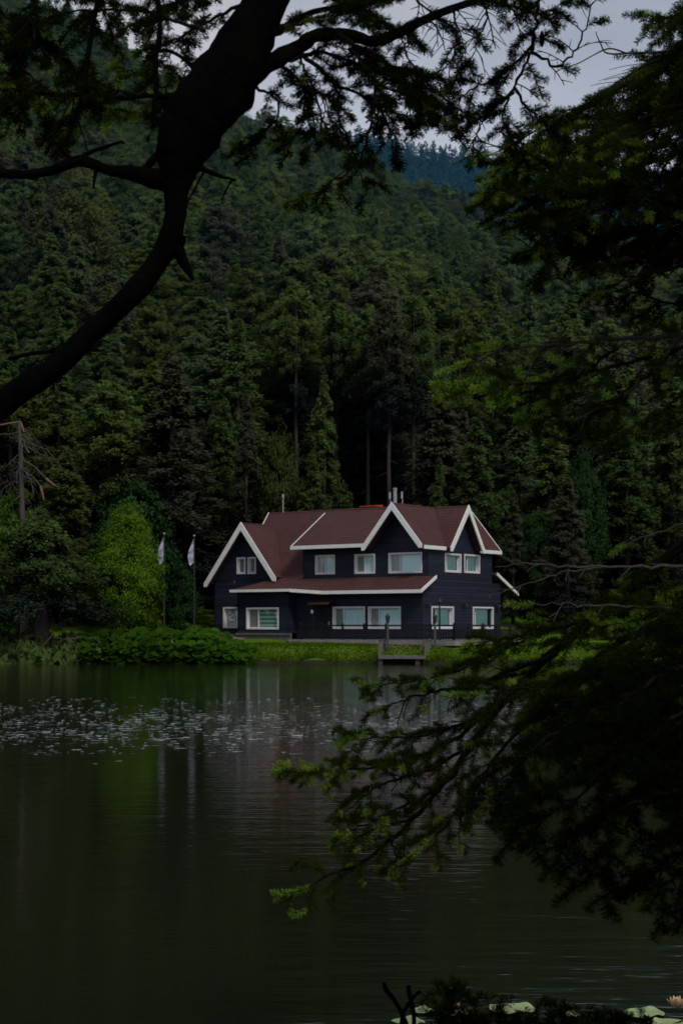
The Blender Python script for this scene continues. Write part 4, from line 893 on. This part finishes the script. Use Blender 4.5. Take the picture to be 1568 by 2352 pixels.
# ------------------------------------------------------------------ near fir boughs
def spline(P, n):
    P = [np.array(p, float) for p in P]; P = [2 * P[0] - P[1]] + P + [2 * P[-1] - P[-2]]; out = []
    for i in range(1, len(P) - 2):
        for k in range(n):
            t = k / n; a, b, c, d = P[i - 1:i + 3]
            out.append(.5 * (2 * b + (c - a) * t + (2 * a - 5 * b + 4 * c - d) * t * t + (3 * b - a - 3 * c + d) * t ** 3))
    out.append(P[-2]); return np.array(out)
class Needles:
    def __init__(s): s.V = []; s.T = []
    def along(s, g, pts, ln, tint, dens, wid=.0016):
        seg = np.diff(pts, axis=0); L_ = np.linalg.norm(seg, axis=1); tot = L_.sum()
        n = int(tot * dens)
        if n < 2: return
        u = (np.arange(n) + g.random(n)) / n * tot; cum = np.concatenate([[0], np.cumsum(L_)]); k = np.clip(np.searchsorted(cum, u) - 1, 0, len(seg) - 1)
        f = ((u - cum[k]) / L_[k])[:, None]; p = pts[k] + seg[k] * f; t = seg[k] / L_[k][:, None]
        up = np.array([.0, -.25, 1.0]); sd_ = np.cross(t, up); sd_ /= np.linalg.norm(sd_, axis=1)[:, None] + 1e-9; uu = np.cross(sd_, t)
        ph = g.uniform(-.8, 1.1, n) * 1.3; sg = np.where(g.random(n) < .5, -1, 1.0)
        rad = sd_ * (sg * np.cos(ph))[:, None] + uu * np.sin(ph)[:, None]
        ang = g.normal(1.12, .22, n)[:, None]; d = t * np.cos(ang) + rad * np.sin(ang)
        l = ln * g.uniform(.75, 1.12, n) * (.65 + .35 * np.clip((tot - u) / .02, 0, 1)); tip = p + d * l[:, None]
        b = np.cross(d, rad + g.normal(0, .6, (n, 3))); b /= np.linalg.norm(b, axis=1)[:, None] + 1e-9; b *= wid * .5
        q = np.stack([p - b * .7, p + b * .7, tip + b * .75 - d * .002, tip - b * .75], 1)
        s.V.append(q.reshape(-1, 3)); s.T.append(np.repeat(tint * g.uniform(.65, 1.25, n), 4))
    def build(s, name, parent, m):
        if not s.V: return None
        V = np.concatenate(s.V); return np_mesh(name, V, np.arange(len(V)).reshape(-1, 4), m, {'tint': np.concatenate(s.T)}, parent)
def local(parent, o):
    o.matrix_parent_inverse = Matrix.Translation(parent.location).inverted(); return o
def curl(g, p, d, l, n, grav, wob):
    pts = [p]; d = d / np.linalg.norm(d)
    for i in range(n):
        d = d + np.array([0, 0, -grav]) + g.normal(0, wob, 3); d /= np.linalg.norm(d); pts.append(pts[-1] + d * l / n)
    return np.array(pts)
def bough(tree, seed, stem, r0, r1, side, gap=.042, leaf=.85, start=.15, young=.25, tint=1.0, droop=.10, need=.0245, dens=1500, plane=(0, -.45, 1), wood='bark_twig', fork=.8, tipyoung=True, bare_in=.12, ln_pow=.7, smooth=7, wid=.0025):
    """a fir bough: tapering stem, alternate side shoots in a loose plane, second-order shoots, needles on the outer wood"""
    g = np.random.default_rng(seed)
    S = spline([tuple(at(*p)) for p in stem], smooth); N = len(S)
    S[1:-1] += g.normal(0, .004, (N - 2, 3)); W = MB(); nd_ = Needles()
    W.tube(S, [r0 + (r1 - r0) * (i / (N - 1)) ** .8 for i in range(N)], 7, .18, True, 14)
    cum = np.concatenate([[0], np.cumsum(np.linalg.norm(np.diff(S, axis=0), axis=1))]); tot = cum[-1]
    pos = start * tot; sg = 1
    pl = np.array(plane, float); pl /= np.linalg.norm(pl)
    while pos < tot * .985:
        f = pos / tot; i = min(np.searchsorted(cum, pos), N - 1); p = S[i]; t = S[i] - S[i - 1]; t /= np.linalg.norm(t)
        sv = np.cross(t, pl); sv /= np.linalg.norm(sv); nv = np.cross(sv, t)
        l = side * min(1, ((1 - f) * tot / side * .85 + .12)) ** ln_pow * g.uniform(.55, 1.15) * (.6 + .4 * min(1, f / .4))
        d = t * g.uniform(.5, .9) + sv * sg * g.uniform(.6, 1) + nv * g.normal(.05, .28)
        sh = curl(g, p, d, l, 6, droop * g.uniform(.3, 1.6), .07)
        dead = g.random() > leaf; rt = max(.0016, min(.005, .011 * l)) * (1.5 if dead else 1)
        W.tube(sh, np.linspace(rt, .0016 if dead else .0009, len(sh)), 4, .25 if dead else 0, False, 60)
        yb = tint * (1 + (6.5 * g.uniform(.3, 1) if g.random() < young * (.35 + f) else 0))  # young shoots lighter; light on the outer tips is painted in here too
        if not dead: nd_.along(g, sh[int(len(sh) * bare_in * (1 - f)):], need, yb if l < .12 else tint, dens, wid)
        # second order
        m = int(l / (gap * fork)); s2 = 1
        for q in range(m):
            fq = (q + .6) / m * .92
            if fq < bare_in * .6: continue
            k = fq * (len(sh) - 1); k0 = int(k); pp = sh[k0] + (sh[min(k0 + 1, len(sh) - 1)] - sh[k0]) * (k - k0); tt = sh[min(k0 + 1, len(sh) - 1)] - sh[k0]; tt /= np.linalg.norm(tt) + 1e-9
            s_v = np.cross(tt, pl + g.normal(0, .25, 3)); s_v /= np.linalg.norm(s_v) + 1e-9
            l2 = min(.15, max(.05, l * .5 * (1.1 - fq * .6))) * g.uniform(.6, 1.25)
            if l2 < .018: continue
            tw = curl(g, pp, tt * .75 + s_v * s2 * .8 + np.array([0, 0, g.normal(0, .2)]), l2, 3, droop * .5, .05); s2 = -s2
            W.tube(tw, [.0021, .0018, .0015, .0011] if dead else [.0013, .0011, .0009, .0007], 3, 0, False)
            if not dead and g.random() < .95:
                yy = tint * (1 + (6.5 * g.uniform(.25, 1) if g.random() < young * (.25 + .9 * f) * (.5 + fq) else 0)); nd_.along(g, tw, need, yy, dens, wid)  # same lightening: young shoots, and light on the outer tips painted in
        pos += gap * g.uniform(.7, 1.3); sg = -sg
    if leaf > .05:
        k = int(N * .86); nd_.along(g, S[k:], need, tint * (7.0 if tipyoung else 1), dens, wid)
    o = W.build('branch', M['bark_bare' if leaf < .11 and tree is not lt else wood], tree, False); local(tree, o)
    fo = nd_.build('foliage', o, LM['needle'])
    if fo: fo.matrix_parent_inverse = (Matrix.Identity(4))
    return o
PXM = lambda Y: Y / FPX
# --- the dark forked tree
lt = empty('forked_tree', (at(-320, 2400, 4.6).x, 4.6, gz(at(-320, 2400, 4.6).x, 4.6))); tag(lt, 'black silhouetted tree with curved forking limbs and hanging fir foliage', 'tree')
def limb(tree, pts, Y, n=10, rough=.16, name='limb', m='bark_black', sm=6):
    S = spline([tuple(at(p[0], p[1], p[3] if len(p) > 3 else Y)) + (p[2] * PXM(Y),) for p in pts], sm)
    for i in range(1, len(S) - 1):
        q = Vector(S[i, :3]); wv = min(.016, .012 + .1 * S[i, 3]) if S[i, 3] < .02 else .008
        S[i, :3] += np.array([mnoise.noise(q * 7 + Vector((k * 9.1, 3, 1))) for k in range(3)]) * wv * 1.6
    o = MB().tube(S[:, :3], list(S[:, 3]), n, rough, True, 16).build(name, M[m], tree, True); local(tree, o); return o
YT = 4.6
limb(lt, [(-330, 2560, 60), (-330, 2000, 52), (-300, 1400, 46), (-180, 1060, 40), (0, 938, 32), (121, 851, 27), (193, 782, 25.5), (258, 714, 24), (320, 655, 25.5), (362, 610, 26), (392, 560, 26), (404, 500, 25), (403, 440, 30), (408, 385, 50), (420, 340, 64), (458, 265, 75), (506, 190, 75), (552, 115, 66), (594, 40, 52), (622, -30, 46), (650, -120, 44), (660, -300, 40)], YT, 14, .14, 'trunk', 'bark_black', 5)
limb(lt, [(400, 420, 30), (368, 415, 26), (330, 405, 20), (285, 392, 15), (242, 384, 12), (205, 372, 12), (172, 366, 13), (121, 380, 11), (60, 392, 11), (0, 397, 11), (-90, 405, 11)], YT)
limb(lt, [(412, 540, 20), (419, 561, 15), (428, 590, 13), (436, 615, 10), (443, 642, 4)], YT, 7, .3)
limb(lt, [(435, 380, 14), (455, 388, 7), (490, 398, 5), (518, 408, 4), (542, 414, 3)], YT, 6, .3)
limb(lt, [(540, 413, 3), (530, 430, 2.5), (511, 466, 1.6)], YT, 5)
limb(lt, [(470, 390, 3), (450, 420, 2.5), (432, 455, 2), (428, 480, 1.5)], YT, 5)
limb(lt, [(190, 784, 10), (150, 796, 7), (97, 811, 5), (60, 816, 4.5), (20, 822, 4)], YT, 6)
limb(lt, [(222, 385, 6), (219, 405, 4), (219, 432, 2.5)], YT, 5)
limb(lt, [(134, 850, 5), (131, 876, 4), (129, 905, 2)], YT, 5)
limb(lt, [(172, 366, 8), (200, 350, 5), (240, 338, 4), (285, 328, 3)], YT, 6)
limb(lt, [(172, 368, 8), (145, 348, 5), (130, 330, 4)], YT, 6)
limb(lt, [(330, 405, 12), (372, 350, 8), (405, 300, 8)], YT, 6)
# thin dark limbs crossing the upper left
limb(lt, [(262, -90, 8), (232, 0, 7), (208, 100, 6), (190, 180, 5.5), (165, 270, 4), (138, 345, 2.5)], YT, 7)
limb(lt, [(355, -60, 6), (364, 60, 6), (362, 160, 7), (358, 230, 6), (352, 292, 3)], YT, 7)
limb(lt, [(470, 235, 12), (420, 225, 7), (330, 218, 5), (215, 216, 5), (110, 210, 4.5), (0, 206, 4), (-60, 205, 4)], YT, 7)
limb(lt, [(480, 190, 10), (430, 150, 5), (380, 125, 4), (352, 140, 3.5)], YT, 6)
limb(lt, [(530, 200, 22, 4.6), (600, 160, 21, 4.75), (680, 112, 17, 5.0), (760, 78, 15), (870, 84, 13), (960, 52, 11), (1040, 22, 9), (1130, -12, 7), (1240, -60, 5)], 5.2, 8)
limb(lt, [(560, 110, 14, 4.6), (600, 84, 12, 4.7), (660, 55, 9), (730, 30, 7), (830, -10, 5)], 5.0, 7)
LB = [  # stem points (column, row, distance), root radius px, side px, options
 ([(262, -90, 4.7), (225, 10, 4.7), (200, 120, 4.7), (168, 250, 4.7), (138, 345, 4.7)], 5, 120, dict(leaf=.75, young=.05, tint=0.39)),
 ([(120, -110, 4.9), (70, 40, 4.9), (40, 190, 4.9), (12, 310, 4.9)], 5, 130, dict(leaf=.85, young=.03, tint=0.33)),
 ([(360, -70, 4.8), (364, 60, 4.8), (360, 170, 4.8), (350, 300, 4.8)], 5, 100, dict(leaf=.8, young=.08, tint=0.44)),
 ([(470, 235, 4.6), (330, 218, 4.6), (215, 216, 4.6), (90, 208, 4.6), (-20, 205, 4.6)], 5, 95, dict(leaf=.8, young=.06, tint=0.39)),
 ([(430, 285, 5.2), (340, 262, 5.3), (250, 250, 5.3), (170, 262, 5.3), (112, 290, 5.3)], 4, 85, dict(leaf=1, young=.55, tint=1.15)),
 ([(425, 240, 5.3), (370, 200, 5.4), (310, 165, 5.4), (255, 150, 5.4)], 4, 75, dict(leaf=1, young=.6, tint=1.1)),
 ([(470, 70, 5.0), (340, 30, 5.1), (200, 20, 5.1), (60, 60, 5.1), (-30, 90, 5.1)], 5, 120, dict(leaf=.95, young=.06, tint=0.39)),
 ([(560, 10, 5.1), (470, 50, 5.1), (400, 95, 5.2), (330, 110, 5.2)], 5, 110, dict(leaf=.95, young=.15, tint=0.44)),
 ([(-60, -20, 5.2), (60, 70, 5.2), (150, 150, 5.2), (200, 200, 5.2)], 5, 120, dict(leaf=.9, young=.05, tint=0.33)),
 ([(-90, 60, 4.9), (20, 120, 4.9), (90, 210, 4.9), (110, 320, 4.9)], 5, 110, dict(leaf=.85, young=.03, tint=0.33)),
 ([(-90, -60, 5.3), (100, -30, 5.3), (300, -40, 5.3), (480, -20, 5.3)], 6, 130, dict(leaf=.95, young=.08, tint=0.39)),
 ([(560, -60, 5.3), (450, -10, 5.3), (360, 20, 5.3), (280, 70, 5.3)], 5, 110, dict(leaf=.95, young=.1, tint=0.44)),
 # top centre
 ([(600, 90, 5.0), (690, 50, 5.0), (790, 20, 5.0), (900, 0, 5.0)], 6, 130, dict(leaf=1, young=.22, tint=0.50)),
 ([(640, 140, 5.2), (740, 120, 5.2), (840, 150, 5.2), (930, 190, 5.2), (1010, 250, 5.2)], 6, 140, dict(leaf=1, young=.10, tint=0.39)),
 ([(760, 76, 5.2), (850, 120, 5.2), (950, 180, 5.2), (1040, 240, 5.2), (1078, 275, 5.2)], 6, 120, dict(leaf=.95, young=.08, tint=0.39)),
 ([(680, 110, 5.3), (760, 180, 5.3), (840, 225, 5.3), (930, 265, 5.3), (1000, 290, 5.3)], 6, 120, dict(leaf=1, young=.1, tint=0.39)),
 ([(620, 130, 5.1), (690, 190, 5.1), (700, 260, 5.1), (660, 340, 5.1)], 5, 90, dict(leaf=.95, young=.08, tint=0.39)),
 ([(590, 200, 5.1), (640, 230, 5.1), (620, 290, 5.1), (560, 320, 5.1), (535, 340, 5.1)], 4, 70, dict(leaf=.95, young=.05, tint=0.39)),
 ([(860, 190, 5.1), (852, 290, 5.1), (820, 370, 5.1), (755, 425, 5.1), (668, 462, 5.1)], 4, 60, dict(leaf=.95, young=.12, tint=0.44, droop=.2)),
 ([(770, 190, 5.2), (785, 290, 5.2), (820, 370, 5.2), (838, 450, 5.2)], 4, 60, dict(leaf=.9, young=.08, tint=0.39, droop=.2)),
 ([(870, 230, 5.2), (893, 310, 5.2), (906, 378, 5.2)], 3, 60, dict(leaf=.95, young=.05, tint=0.39, droop=.2)),
 ([(720, 200, 5.2), (740, 290, 5.2), (700, 350, 5.2)], 3, 60, dict(leaf=.9, young=.05, tint=0.39, droop=.2)),
 ([(870, 84, 5.2), (960, 52, 5.2), (1040, 22, 5.2), (1140, -10, 5.2), (1240, -60, 5.2)], 6, 150, dict(leaf=.12, young=0, tint=0.39, droop=.16, start=.02, gap=.035)),
 ([(960, 52, 5.2), (930, 120, 5.2), (980, 190, 5.2), (960, 250, 5.2)], 3, 80, dict(leaf=.3, young=0, tint=0.39, droop=.2)),
 ([(700, -60, 5.3), (790, 10, 5.3), (890, 60, 5.3), (980, 110, 5.3)], 5, 130, dict(leaf=.9, young=.2, tint=0.44)),
 ([(900, -60, 5.4), (960, 0, 5.4), (1040, 60, 5.4), (1110, 90, 5.4)], 4, 110, dict(leaf=.55, young=.06, tint=0.39, droop=.2)),
 ([(690, 100, 5.0), (700, 170, 5.0), (745, 240, 5.0), (735, 320, 5.0)], 4, 110, dict(leaf=.95, young=.06, tint=0.39, droop=.2)),
 ([(800, 110, 5.0), (870, 190, 5.0), (960, 225, 5.0), (1050, 300, 5.0)], 5, 110, dict(leaf=.95, young=.06, tint=0.39, droop=.2)),
 ([(1040, 20, 5.2), (1050, 100, 5.2), (1010, 180, 5.2), (1020, 250, 5.2)], 3, 100, dict(leaf=.35, young=.02, tint=0.39, droop=.22)),
 ([(1130, -20, 5.3), (1110, 60, 5.3), (1080, 130, 5.3), (1040, 190, 5.3)], 3, 100, dict(leaf=.3, young=.02, tint=0.39, droop=.22)),
 ([(1262, -90, 5.4), (1236, 20, 5.4), (1222, 110, 5.4), (1178, 205, 5.4), (1150, 290, 5.4), (1175, 350, 5.4), (1152, 430, 5.4)], 6, 110, dict(leaf=.85, young=.08, tint=0.44)),
 ([(1225, 100, 5.4), (1160, 165, 5.4), (1100, 195, 5.4), (1055, 235, 5.4), (1050, 320, 5.4)], 4, 80, dict(leaf=.85, young=.05, tint=0.39)),
 ([(1180, 200, 5.4), (1230, 270, 5.4), (1290, 310, 5.4), (1340, 350, 5.4)], 4, 90, dict(leaf=.9, young=.1, tint=0.44)),
 ([(1180, 210, 5.4), (1120, 260, 5.4), (1090, 320, 5.4), (1080, 380, 5.4)], 4, 70, dict(leaf=.85, young=.05, tint=0.39)),
 ([(1222, 120, 5.4), (1280, 150, 5.4), (1330, 100, 5.4), (1358, 20, 5.4), (1380, -40, 5.4)], 4, 75, dict(leaf=.45, young=.02, tint=0.39)),
 ([(1130, -40, 5.3), (1170, 20, 5.3), (1230, 30, 5.3), (1330, -10, 5.3)], 4, 90, dict(leaf=.6, young=.05, tint=0.39)),
]
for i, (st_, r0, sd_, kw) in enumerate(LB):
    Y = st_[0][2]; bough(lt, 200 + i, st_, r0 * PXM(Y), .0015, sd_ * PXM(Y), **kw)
c_ = at(1244, 92, 5.4)
o = MB().lathe([(.002, .035), (.008, .02), (.010, 0), (.006, -.018), (.001, -.024)], 8, c_).build('cone', M['bark_twig'], lt, True); local(lt, o)

# --- the fir at the water edge whose boughs reach in from the side
TX, TY = 2.75, 5.4
rt_ = empty('fir_tree', (TX, TY, gz(TX, TY))); tag(rt_, 'big fir beside the water whose dark boughs sweep in over the lake', 'tree')
o = MB().tube([(TX, TY, .3), (TX + .03, TY, 2), (TX - .02, TY, 4.5), (TX, TY, 7), (TX, TY, 10)], [.30, .24, .2, .15, .08], 12, .15).build('trunk', M['bark_black'], rt_, True); local(rt_, o)
def pj(y): return (2500, y, 5.4)
RB = [
 ([pj(-500), (1750, 10, 6.1), (1540, 130, 6.2), (1400, 210, 6.2), (1270, 280, 6.2), (1175, 370, 6.2)], 11, 200, dict(young=.22, start=.2)),
 ([pj(-700), (1720, -90, 6.2), (1600, 10, 6.2), (1530, 40, 6.2), (1482, 34, 6.2)], 9, 120, dict(young=.15, start=.2)),
 ([pj(-300), (1720, 170, 6.0), (1520, 260, 6.0), (1330, 330, 6.0), (1200, 390, 6.0), (1095, 432, 6.0)], 11, 200, dict(young=.28, start=.2)),
 ([pj(-250), (1720, 230, 6.5), (1560, 200, 6.5), (1430, 260, 6.5), (1320, 300, 6.5)], 10, 190, dict(young=.1, start=.2, tint=.8)),
 ([pj(-100), (1720, 320, 6.1), (1500, 420, 6.1), (1300, 480, 6.1), (1160, 500, 6.1)], 11, 190, dict(young=.15, start=.2, tint=.9, leaf=.7)),
 ([pj(0), (1740, 420, 6.3), (1520, 500, 6.3), (1350, 560, 6.3), (1170, 580, 6.3)], 10, 170, dict(young=.15, start=.2, tint=.8, leaf=.5)),
 ([pj(0), (1740, 380, 5.6), (1600, 440, 5.6), (1450, 430, 5.6), (1330, 420, 5.6)], 10, 190, dict(young=.05, start=.2, tint=.6)),
 ([pj(100), (1740, 560, 5.8), (1580, 610, 5.8), (1440, 640, 5.8), (1340, 700, 5.8)], 9, 130, dict(young=.1, start=.2, tint=.7, leaf=.45)),
 ([pj(-800), (1760, -160, 5.8), (1640, 40, 5.8), (1560, 160, 5.8), (1500, 240, 5.8)], 10, 170, dict(young=.06, start=.2, tint=.7)),
 ([pj(-400), (1760, 60, 5.5), (1620, 230, 5.5), (1520, 330, 5.5), (1440, 380, 5.5)], 10, 190, dict(young=.05, start=.2, tint=.6)),
 ([pj(-350), (1730, 120, 6.6), (1560, 250, 6.6), (1400, 330, 6.6), (1270, 370, 6.6)], 9, 190, dict(young=.08, start=.2, tint=.6)),
 ([pj(-200), (1730, 280, 6.4), (1560, 350, 6.4), (1400, 400, 6.4), (1240, 450, 6.4), (1110, 445, 6.4)], 9, 200, dict(young=.12, start=.2, tint=.6)),
 ([pj(-50), (1730, 440, 6.6), (1560, 520, 6.6), (1420, 540, 6.6), (1280, 540, 6.6)], 9, 170, dict(young=.06, start=.2, tint=.5, leaf=.9)),
 ([pj(50), (1730, 520, 6.0), (1600, 570, 6.0), (1500, 600, 6.0), (1400, 600, 6.0)], 9, 150, dict(young=.06, start=.2, tint=.5, leaf=.85)),
 # middle
 ([pj(640), (1740, 760, 6.2), (1560, 770, 6.3), (1400, 780, 6.4), (1280, 793, 6.4), (1180, 800, 6.4), (1100, 825, 6.4), (1000, 860, 6.4)], 9, 120, dict(leaf=.3, young=.6, start=.2, droop=.16, tint=1.8, wood='bark_bare')),
 ([pj(690), (1740, 780, 6.2), (1560, 800, 6.3), (1400, 845, 6.4), (1230, 880, 6.4), (1100, 880, 6.4), (1010, 885, 6.4)], 8, 130, dict(leaf=.6, young=.65, start=.2, droop=.12, tint=2.0)),
 ([(1560, 775, 6.3), (1500, 850, 6.3), (1410, 920, 6.3), (1300, 965, 6.3), (1180, 955, 6.3)], 5, 120, dict(leaf=.5, young=.3, droop=.15, tint=.9, wood='bark_bare')),
 ([(1420, 800, 6.4), (1330, 860, 6.4), (1230, 920, 6.4), (1120, 930, 6.4)], 4, 90, dict(leaf=.85, young=.35, droop=.12)),
 ([pj(560), (1740, 640, 6.4), (1580, 700, 6.4), (1440, 670, 6.4), (1350, 690, 6.4)], 6, 100, dict(leaf=.55, young=.08, start=.2, tint=.7)),
 ([pj(760), (1740, 820, 5.9), (1600, 880, 5.9), (1500, 960, 5.9), (1440, 1010, 5.9)], 6, 110, dict(leaf=.6, young=.1, start=.2, tint=.7)),
 ([pj(900), (1740, 960, 6.2), (1580, 975, 6.2), (1490, 945, 6.2), (1400, 935, 6.2)], 4, 60, dict(leaf=.05, young=0, start=.2)),
 # bare horizontal branches
 ([pj(1290), (1740, 1300, 6.0), (1568, 1300, 6.0), (1400, 1303, 6.0), (1240, 1297, 6.0), (1135, 1302, 6.0)], 8, 70, dict(leaf=.0, young=0, start=.2, gap=.11, droop=.1)),
 ([(1400, 1303, 6.0), (1290, 1318, 6.0), (1200, 1345, 6.0), (1115, 1372, 6.0)], 3, 45, dict(leaf=.0, young=0, gap=.09)),
 ([pj(1350), (1740, 1390, 6.1), (1480, 1394, 6.1), (1354, 1390, 6.1), (1255, 1388, 6.1), (1158, 1390, 6.1)], 5, 60, dict(leaf=.08, young=0, start=.2, gap=.09)),
 ([pj(1000), (1740, 1150, 6.2), (1568, 1204, 6.2), (1470, 1235, 6.2), (1400, 1275, 6.2)], 3, 50, dict(leaf=.1, young=0, start=.2, gap=.1)),
 # main lower bough
 ([pj(500), (1830, 1060, 6.2), (1568, 1250, 6.6), (1450, 1350, 6.8), (1330, 1450, 6.9), (1230, 1535, 7.0), (1150, 1620, 7.0), (1050, 1760, 7.0), (950, 1880, 7.0), (850, 1970, 7.0), (750, 2015, 7.0), (680, 2050, 7.0), (622, 2052, 7.0)], 20, 130, dict(leaf=.85, young=.14, start=.2, gap=.06)),
 ([pj(700), (1830, 1200, 6.0), (1568, 1400, 6.3), (1420, 1480, 6.5), (1270, 1600, 6.6), (1160, 1710, 6.6), (1080, 1820, 6.6), (1000, 1920, 6.6), (900, 2000, 6.6)], 16, 120, dict(leaf=.75, young=.08, start=.2, gap=.06, tint=.8)),
 ([(1400, 1405, 6.8), (1230, 1460, 6.9), (1120, 1510, 7.0), (1000, 1555, 7.0), (900, 1572, 7.0), (815, 1572, 7.0)], 6, 66, dict(young=.22)),
 ([(1280, 1500, 6.9), (1120, 1560, 7.0), (1000, 1590, 7.0), (920, 1610, 7.0), (850, 1640, 7.0)], 6, 90, dict(young=.16)),
 ([(1200, 1570, 7.0), (1090, 1650, 7.0), (960, 1690, 7.0), (860, 1695, 7.0), (778, 1708, 7.0)], 6, 95, dict(young=.45, leaf=.95)),
 ([(1150, 1620, 7.0), (1020, 1710, 7.0), (880, 1760, 7.0), (740, 1775, 7.0), (626, 1772, 7.0)], 6, 85, dict(young=.5, leaf=1.0)),
 ([(1090, 1710, 7.0), (980, 1770, 7.0), (880, 1800, 7.0), (810, 1850, 7.0), (765, 1885, 7.0)], 5, 85, dict(young=.3)),
 ([(1010, 1810, 7.0), (930, 1850, 7.0), (850, 1890, 7.0), (770, 1925, 7.0)], 5, 70, dict(young=.25)),
 ([(950, 1880, 7.0), (860, 1905, 7.0), (800, 1935, 7.0), (760, 1945, 7.0)], 4, 60, dict(young=.25)),
 ([(900, 1930, 7.0), (910, 1980, 7.0), (890, 2020, 7.0)], 3, 50, dict(young=.2)),
 ([(1100, 1800, 6.6), (1060, 1880, 6.6), (1055, 1960, 6.6)], 4, 60, dict(leaf=.6, young=.1)),
 ([pj(800), (1800, 1260, 6.2), (1580, 1350, 6.4), (1400, 1410, 6.5), (1230, 1455, 6.6), (1120, 1475, 6.6), (1060, 1480, 6.6)], 8, 90, dict(young=.15, start=.2, leaf=.8)),
 ([pj(900), (1800, 1350, 6.0), (1580, 1430, 6.2), (1400, 1520, 6.3), (1250, 1570, 6.3), (1130, 1590, 6.3), (1010, 1600, 6.3)], 8, 150, dict(young=.1, start=.2, leaf=.85, tint=.8)),
 ([pj(950), (1800, 1420, 5.8), (1580, 1500, 6.0), (1420, 1560, 6.0), (1300, 1640, 6.0), (1200, 1740, 6.0)], 8, 150, dict(young=.08, start=.2, leaf=.9, tint=.7)),
 ([pj(820), (1800, 1290, 5.6), (1600, 1380, 5.7), (1500, 1420, 5.7), (1380, 1440, 5.7)], 7, 130, dict(young=.08, start=.2, leaf=.7, tint=.7)),
 # very near boughs, low
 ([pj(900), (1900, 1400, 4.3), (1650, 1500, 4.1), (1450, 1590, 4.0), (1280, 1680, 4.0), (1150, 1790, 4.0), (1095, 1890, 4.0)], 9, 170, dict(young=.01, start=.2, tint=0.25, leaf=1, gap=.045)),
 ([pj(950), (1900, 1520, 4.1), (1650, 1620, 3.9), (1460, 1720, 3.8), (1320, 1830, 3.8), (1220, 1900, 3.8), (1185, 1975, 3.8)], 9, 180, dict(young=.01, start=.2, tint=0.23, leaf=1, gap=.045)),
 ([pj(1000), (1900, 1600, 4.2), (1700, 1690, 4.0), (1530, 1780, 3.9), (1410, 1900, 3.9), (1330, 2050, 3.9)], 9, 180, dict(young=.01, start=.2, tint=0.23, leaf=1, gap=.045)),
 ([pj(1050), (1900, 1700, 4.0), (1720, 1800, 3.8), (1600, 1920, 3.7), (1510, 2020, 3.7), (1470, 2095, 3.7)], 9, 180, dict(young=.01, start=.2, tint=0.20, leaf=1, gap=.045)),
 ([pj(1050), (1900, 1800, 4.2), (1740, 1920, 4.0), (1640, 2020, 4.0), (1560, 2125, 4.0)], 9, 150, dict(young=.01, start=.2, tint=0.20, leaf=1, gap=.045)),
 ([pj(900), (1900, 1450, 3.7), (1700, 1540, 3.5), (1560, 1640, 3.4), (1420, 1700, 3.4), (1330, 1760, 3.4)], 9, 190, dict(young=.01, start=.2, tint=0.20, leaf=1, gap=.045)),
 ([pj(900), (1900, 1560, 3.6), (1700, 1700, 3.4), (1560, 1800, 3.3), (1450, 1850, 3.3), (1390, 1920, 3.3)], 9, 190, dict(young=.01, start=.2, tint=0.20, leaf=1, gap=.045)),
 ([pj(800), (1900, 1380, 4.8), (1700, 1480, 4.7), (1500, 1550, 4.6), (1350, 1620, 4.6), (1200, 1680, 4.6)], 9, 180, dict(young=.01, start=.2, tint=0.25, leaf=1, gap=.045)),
]
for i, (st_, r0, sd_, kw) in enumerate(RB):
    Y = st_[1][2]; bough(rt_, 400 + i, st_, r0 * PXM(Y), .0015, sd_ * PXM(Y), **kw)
# bare twig against the sky
limb(rt_, [(1520, 118, 3), (1440, 122, 2.2), (1395, 118, 2), (1380, 95, 1.6), (1368, 72, 1)], 6.2, 5, .1, 'twig', 'bark_bare')
limb(rt_, [(1440, 122, 2), (1400, 108, 2), (1362, 124, 1.5), (1320, 150, 1.3), (1275, 165, 1.2)], 6.2, 5, .1, 'twig', 'bark_bare')

# --- low growth on the near bank
yf = empty('young_fir', (at(1180, 2500, 5.0).x, 5.0, .9)); tag(yf, 'low dark fir shoots on the near bank under the lily pads', 'young fir')
for i, (tx, ty) in enumerate(((1020, 2268), (1085, 2295), (1000, 2335), (1150, 2325), (1230, 2318), (1300, 2312), (1370, 2325), (1440, 2335), (1400, 2345), (1060, 2320), (1195, 2335), (1500, 2345), (1270, 2335))):
    o = bough(yf, 600 + i, [(1190 + (tx - 1190) * .3, 2520, 5.0), (1190 + (tx - 1190) * .7, 2420, 4.95), (tx, ty, 4.9)], .004, .0015, .075, leaf=1, young=.03, tint=.4, start=.2, gap=.03, droop=.0, plane=(0, -1, .3), tipyoung=False)
bt = empty('bare_shrub', (at(950, 2450, 4.6).x, 4.6, .9)); tag(bt, 'black forked bare twigs sticking up before the lily pads', 'shrub')
limb(bt, [(960, 2480, 8), (935, 2352, 7), (910, 2305, 6), (890, 2285, 6), (878, 2262, 5)], 4.6, 6, .2, 'twig')
limb(bt, [(950, 2480, 8), (952, 2352, 6), (948, 2310, 6), (940, 2268, 5)], 4.6, 6, .2, 'twig')
limb(bt, [(925, 2400, 6), (928, 2345, 5), (945, 2305, 5), (966, 2280, 4)], 4.6, 6, .2, 'twig')

# unseen fir added behind the viewpoint to keep sun off the boughs
for i, (x, yy, h) in enumerate(((9.5, -8.0, 18),)):
    plant(('dome', i % 4), 'dark', x, yy, h, 'unseen dark fir added on the near bank to shade the overhanging boughs', 'unseen firs added for shade')
print('needles', sum(len(o.data.polygons) for o in bpy.data.objects if o.name.startswith('foliage')))
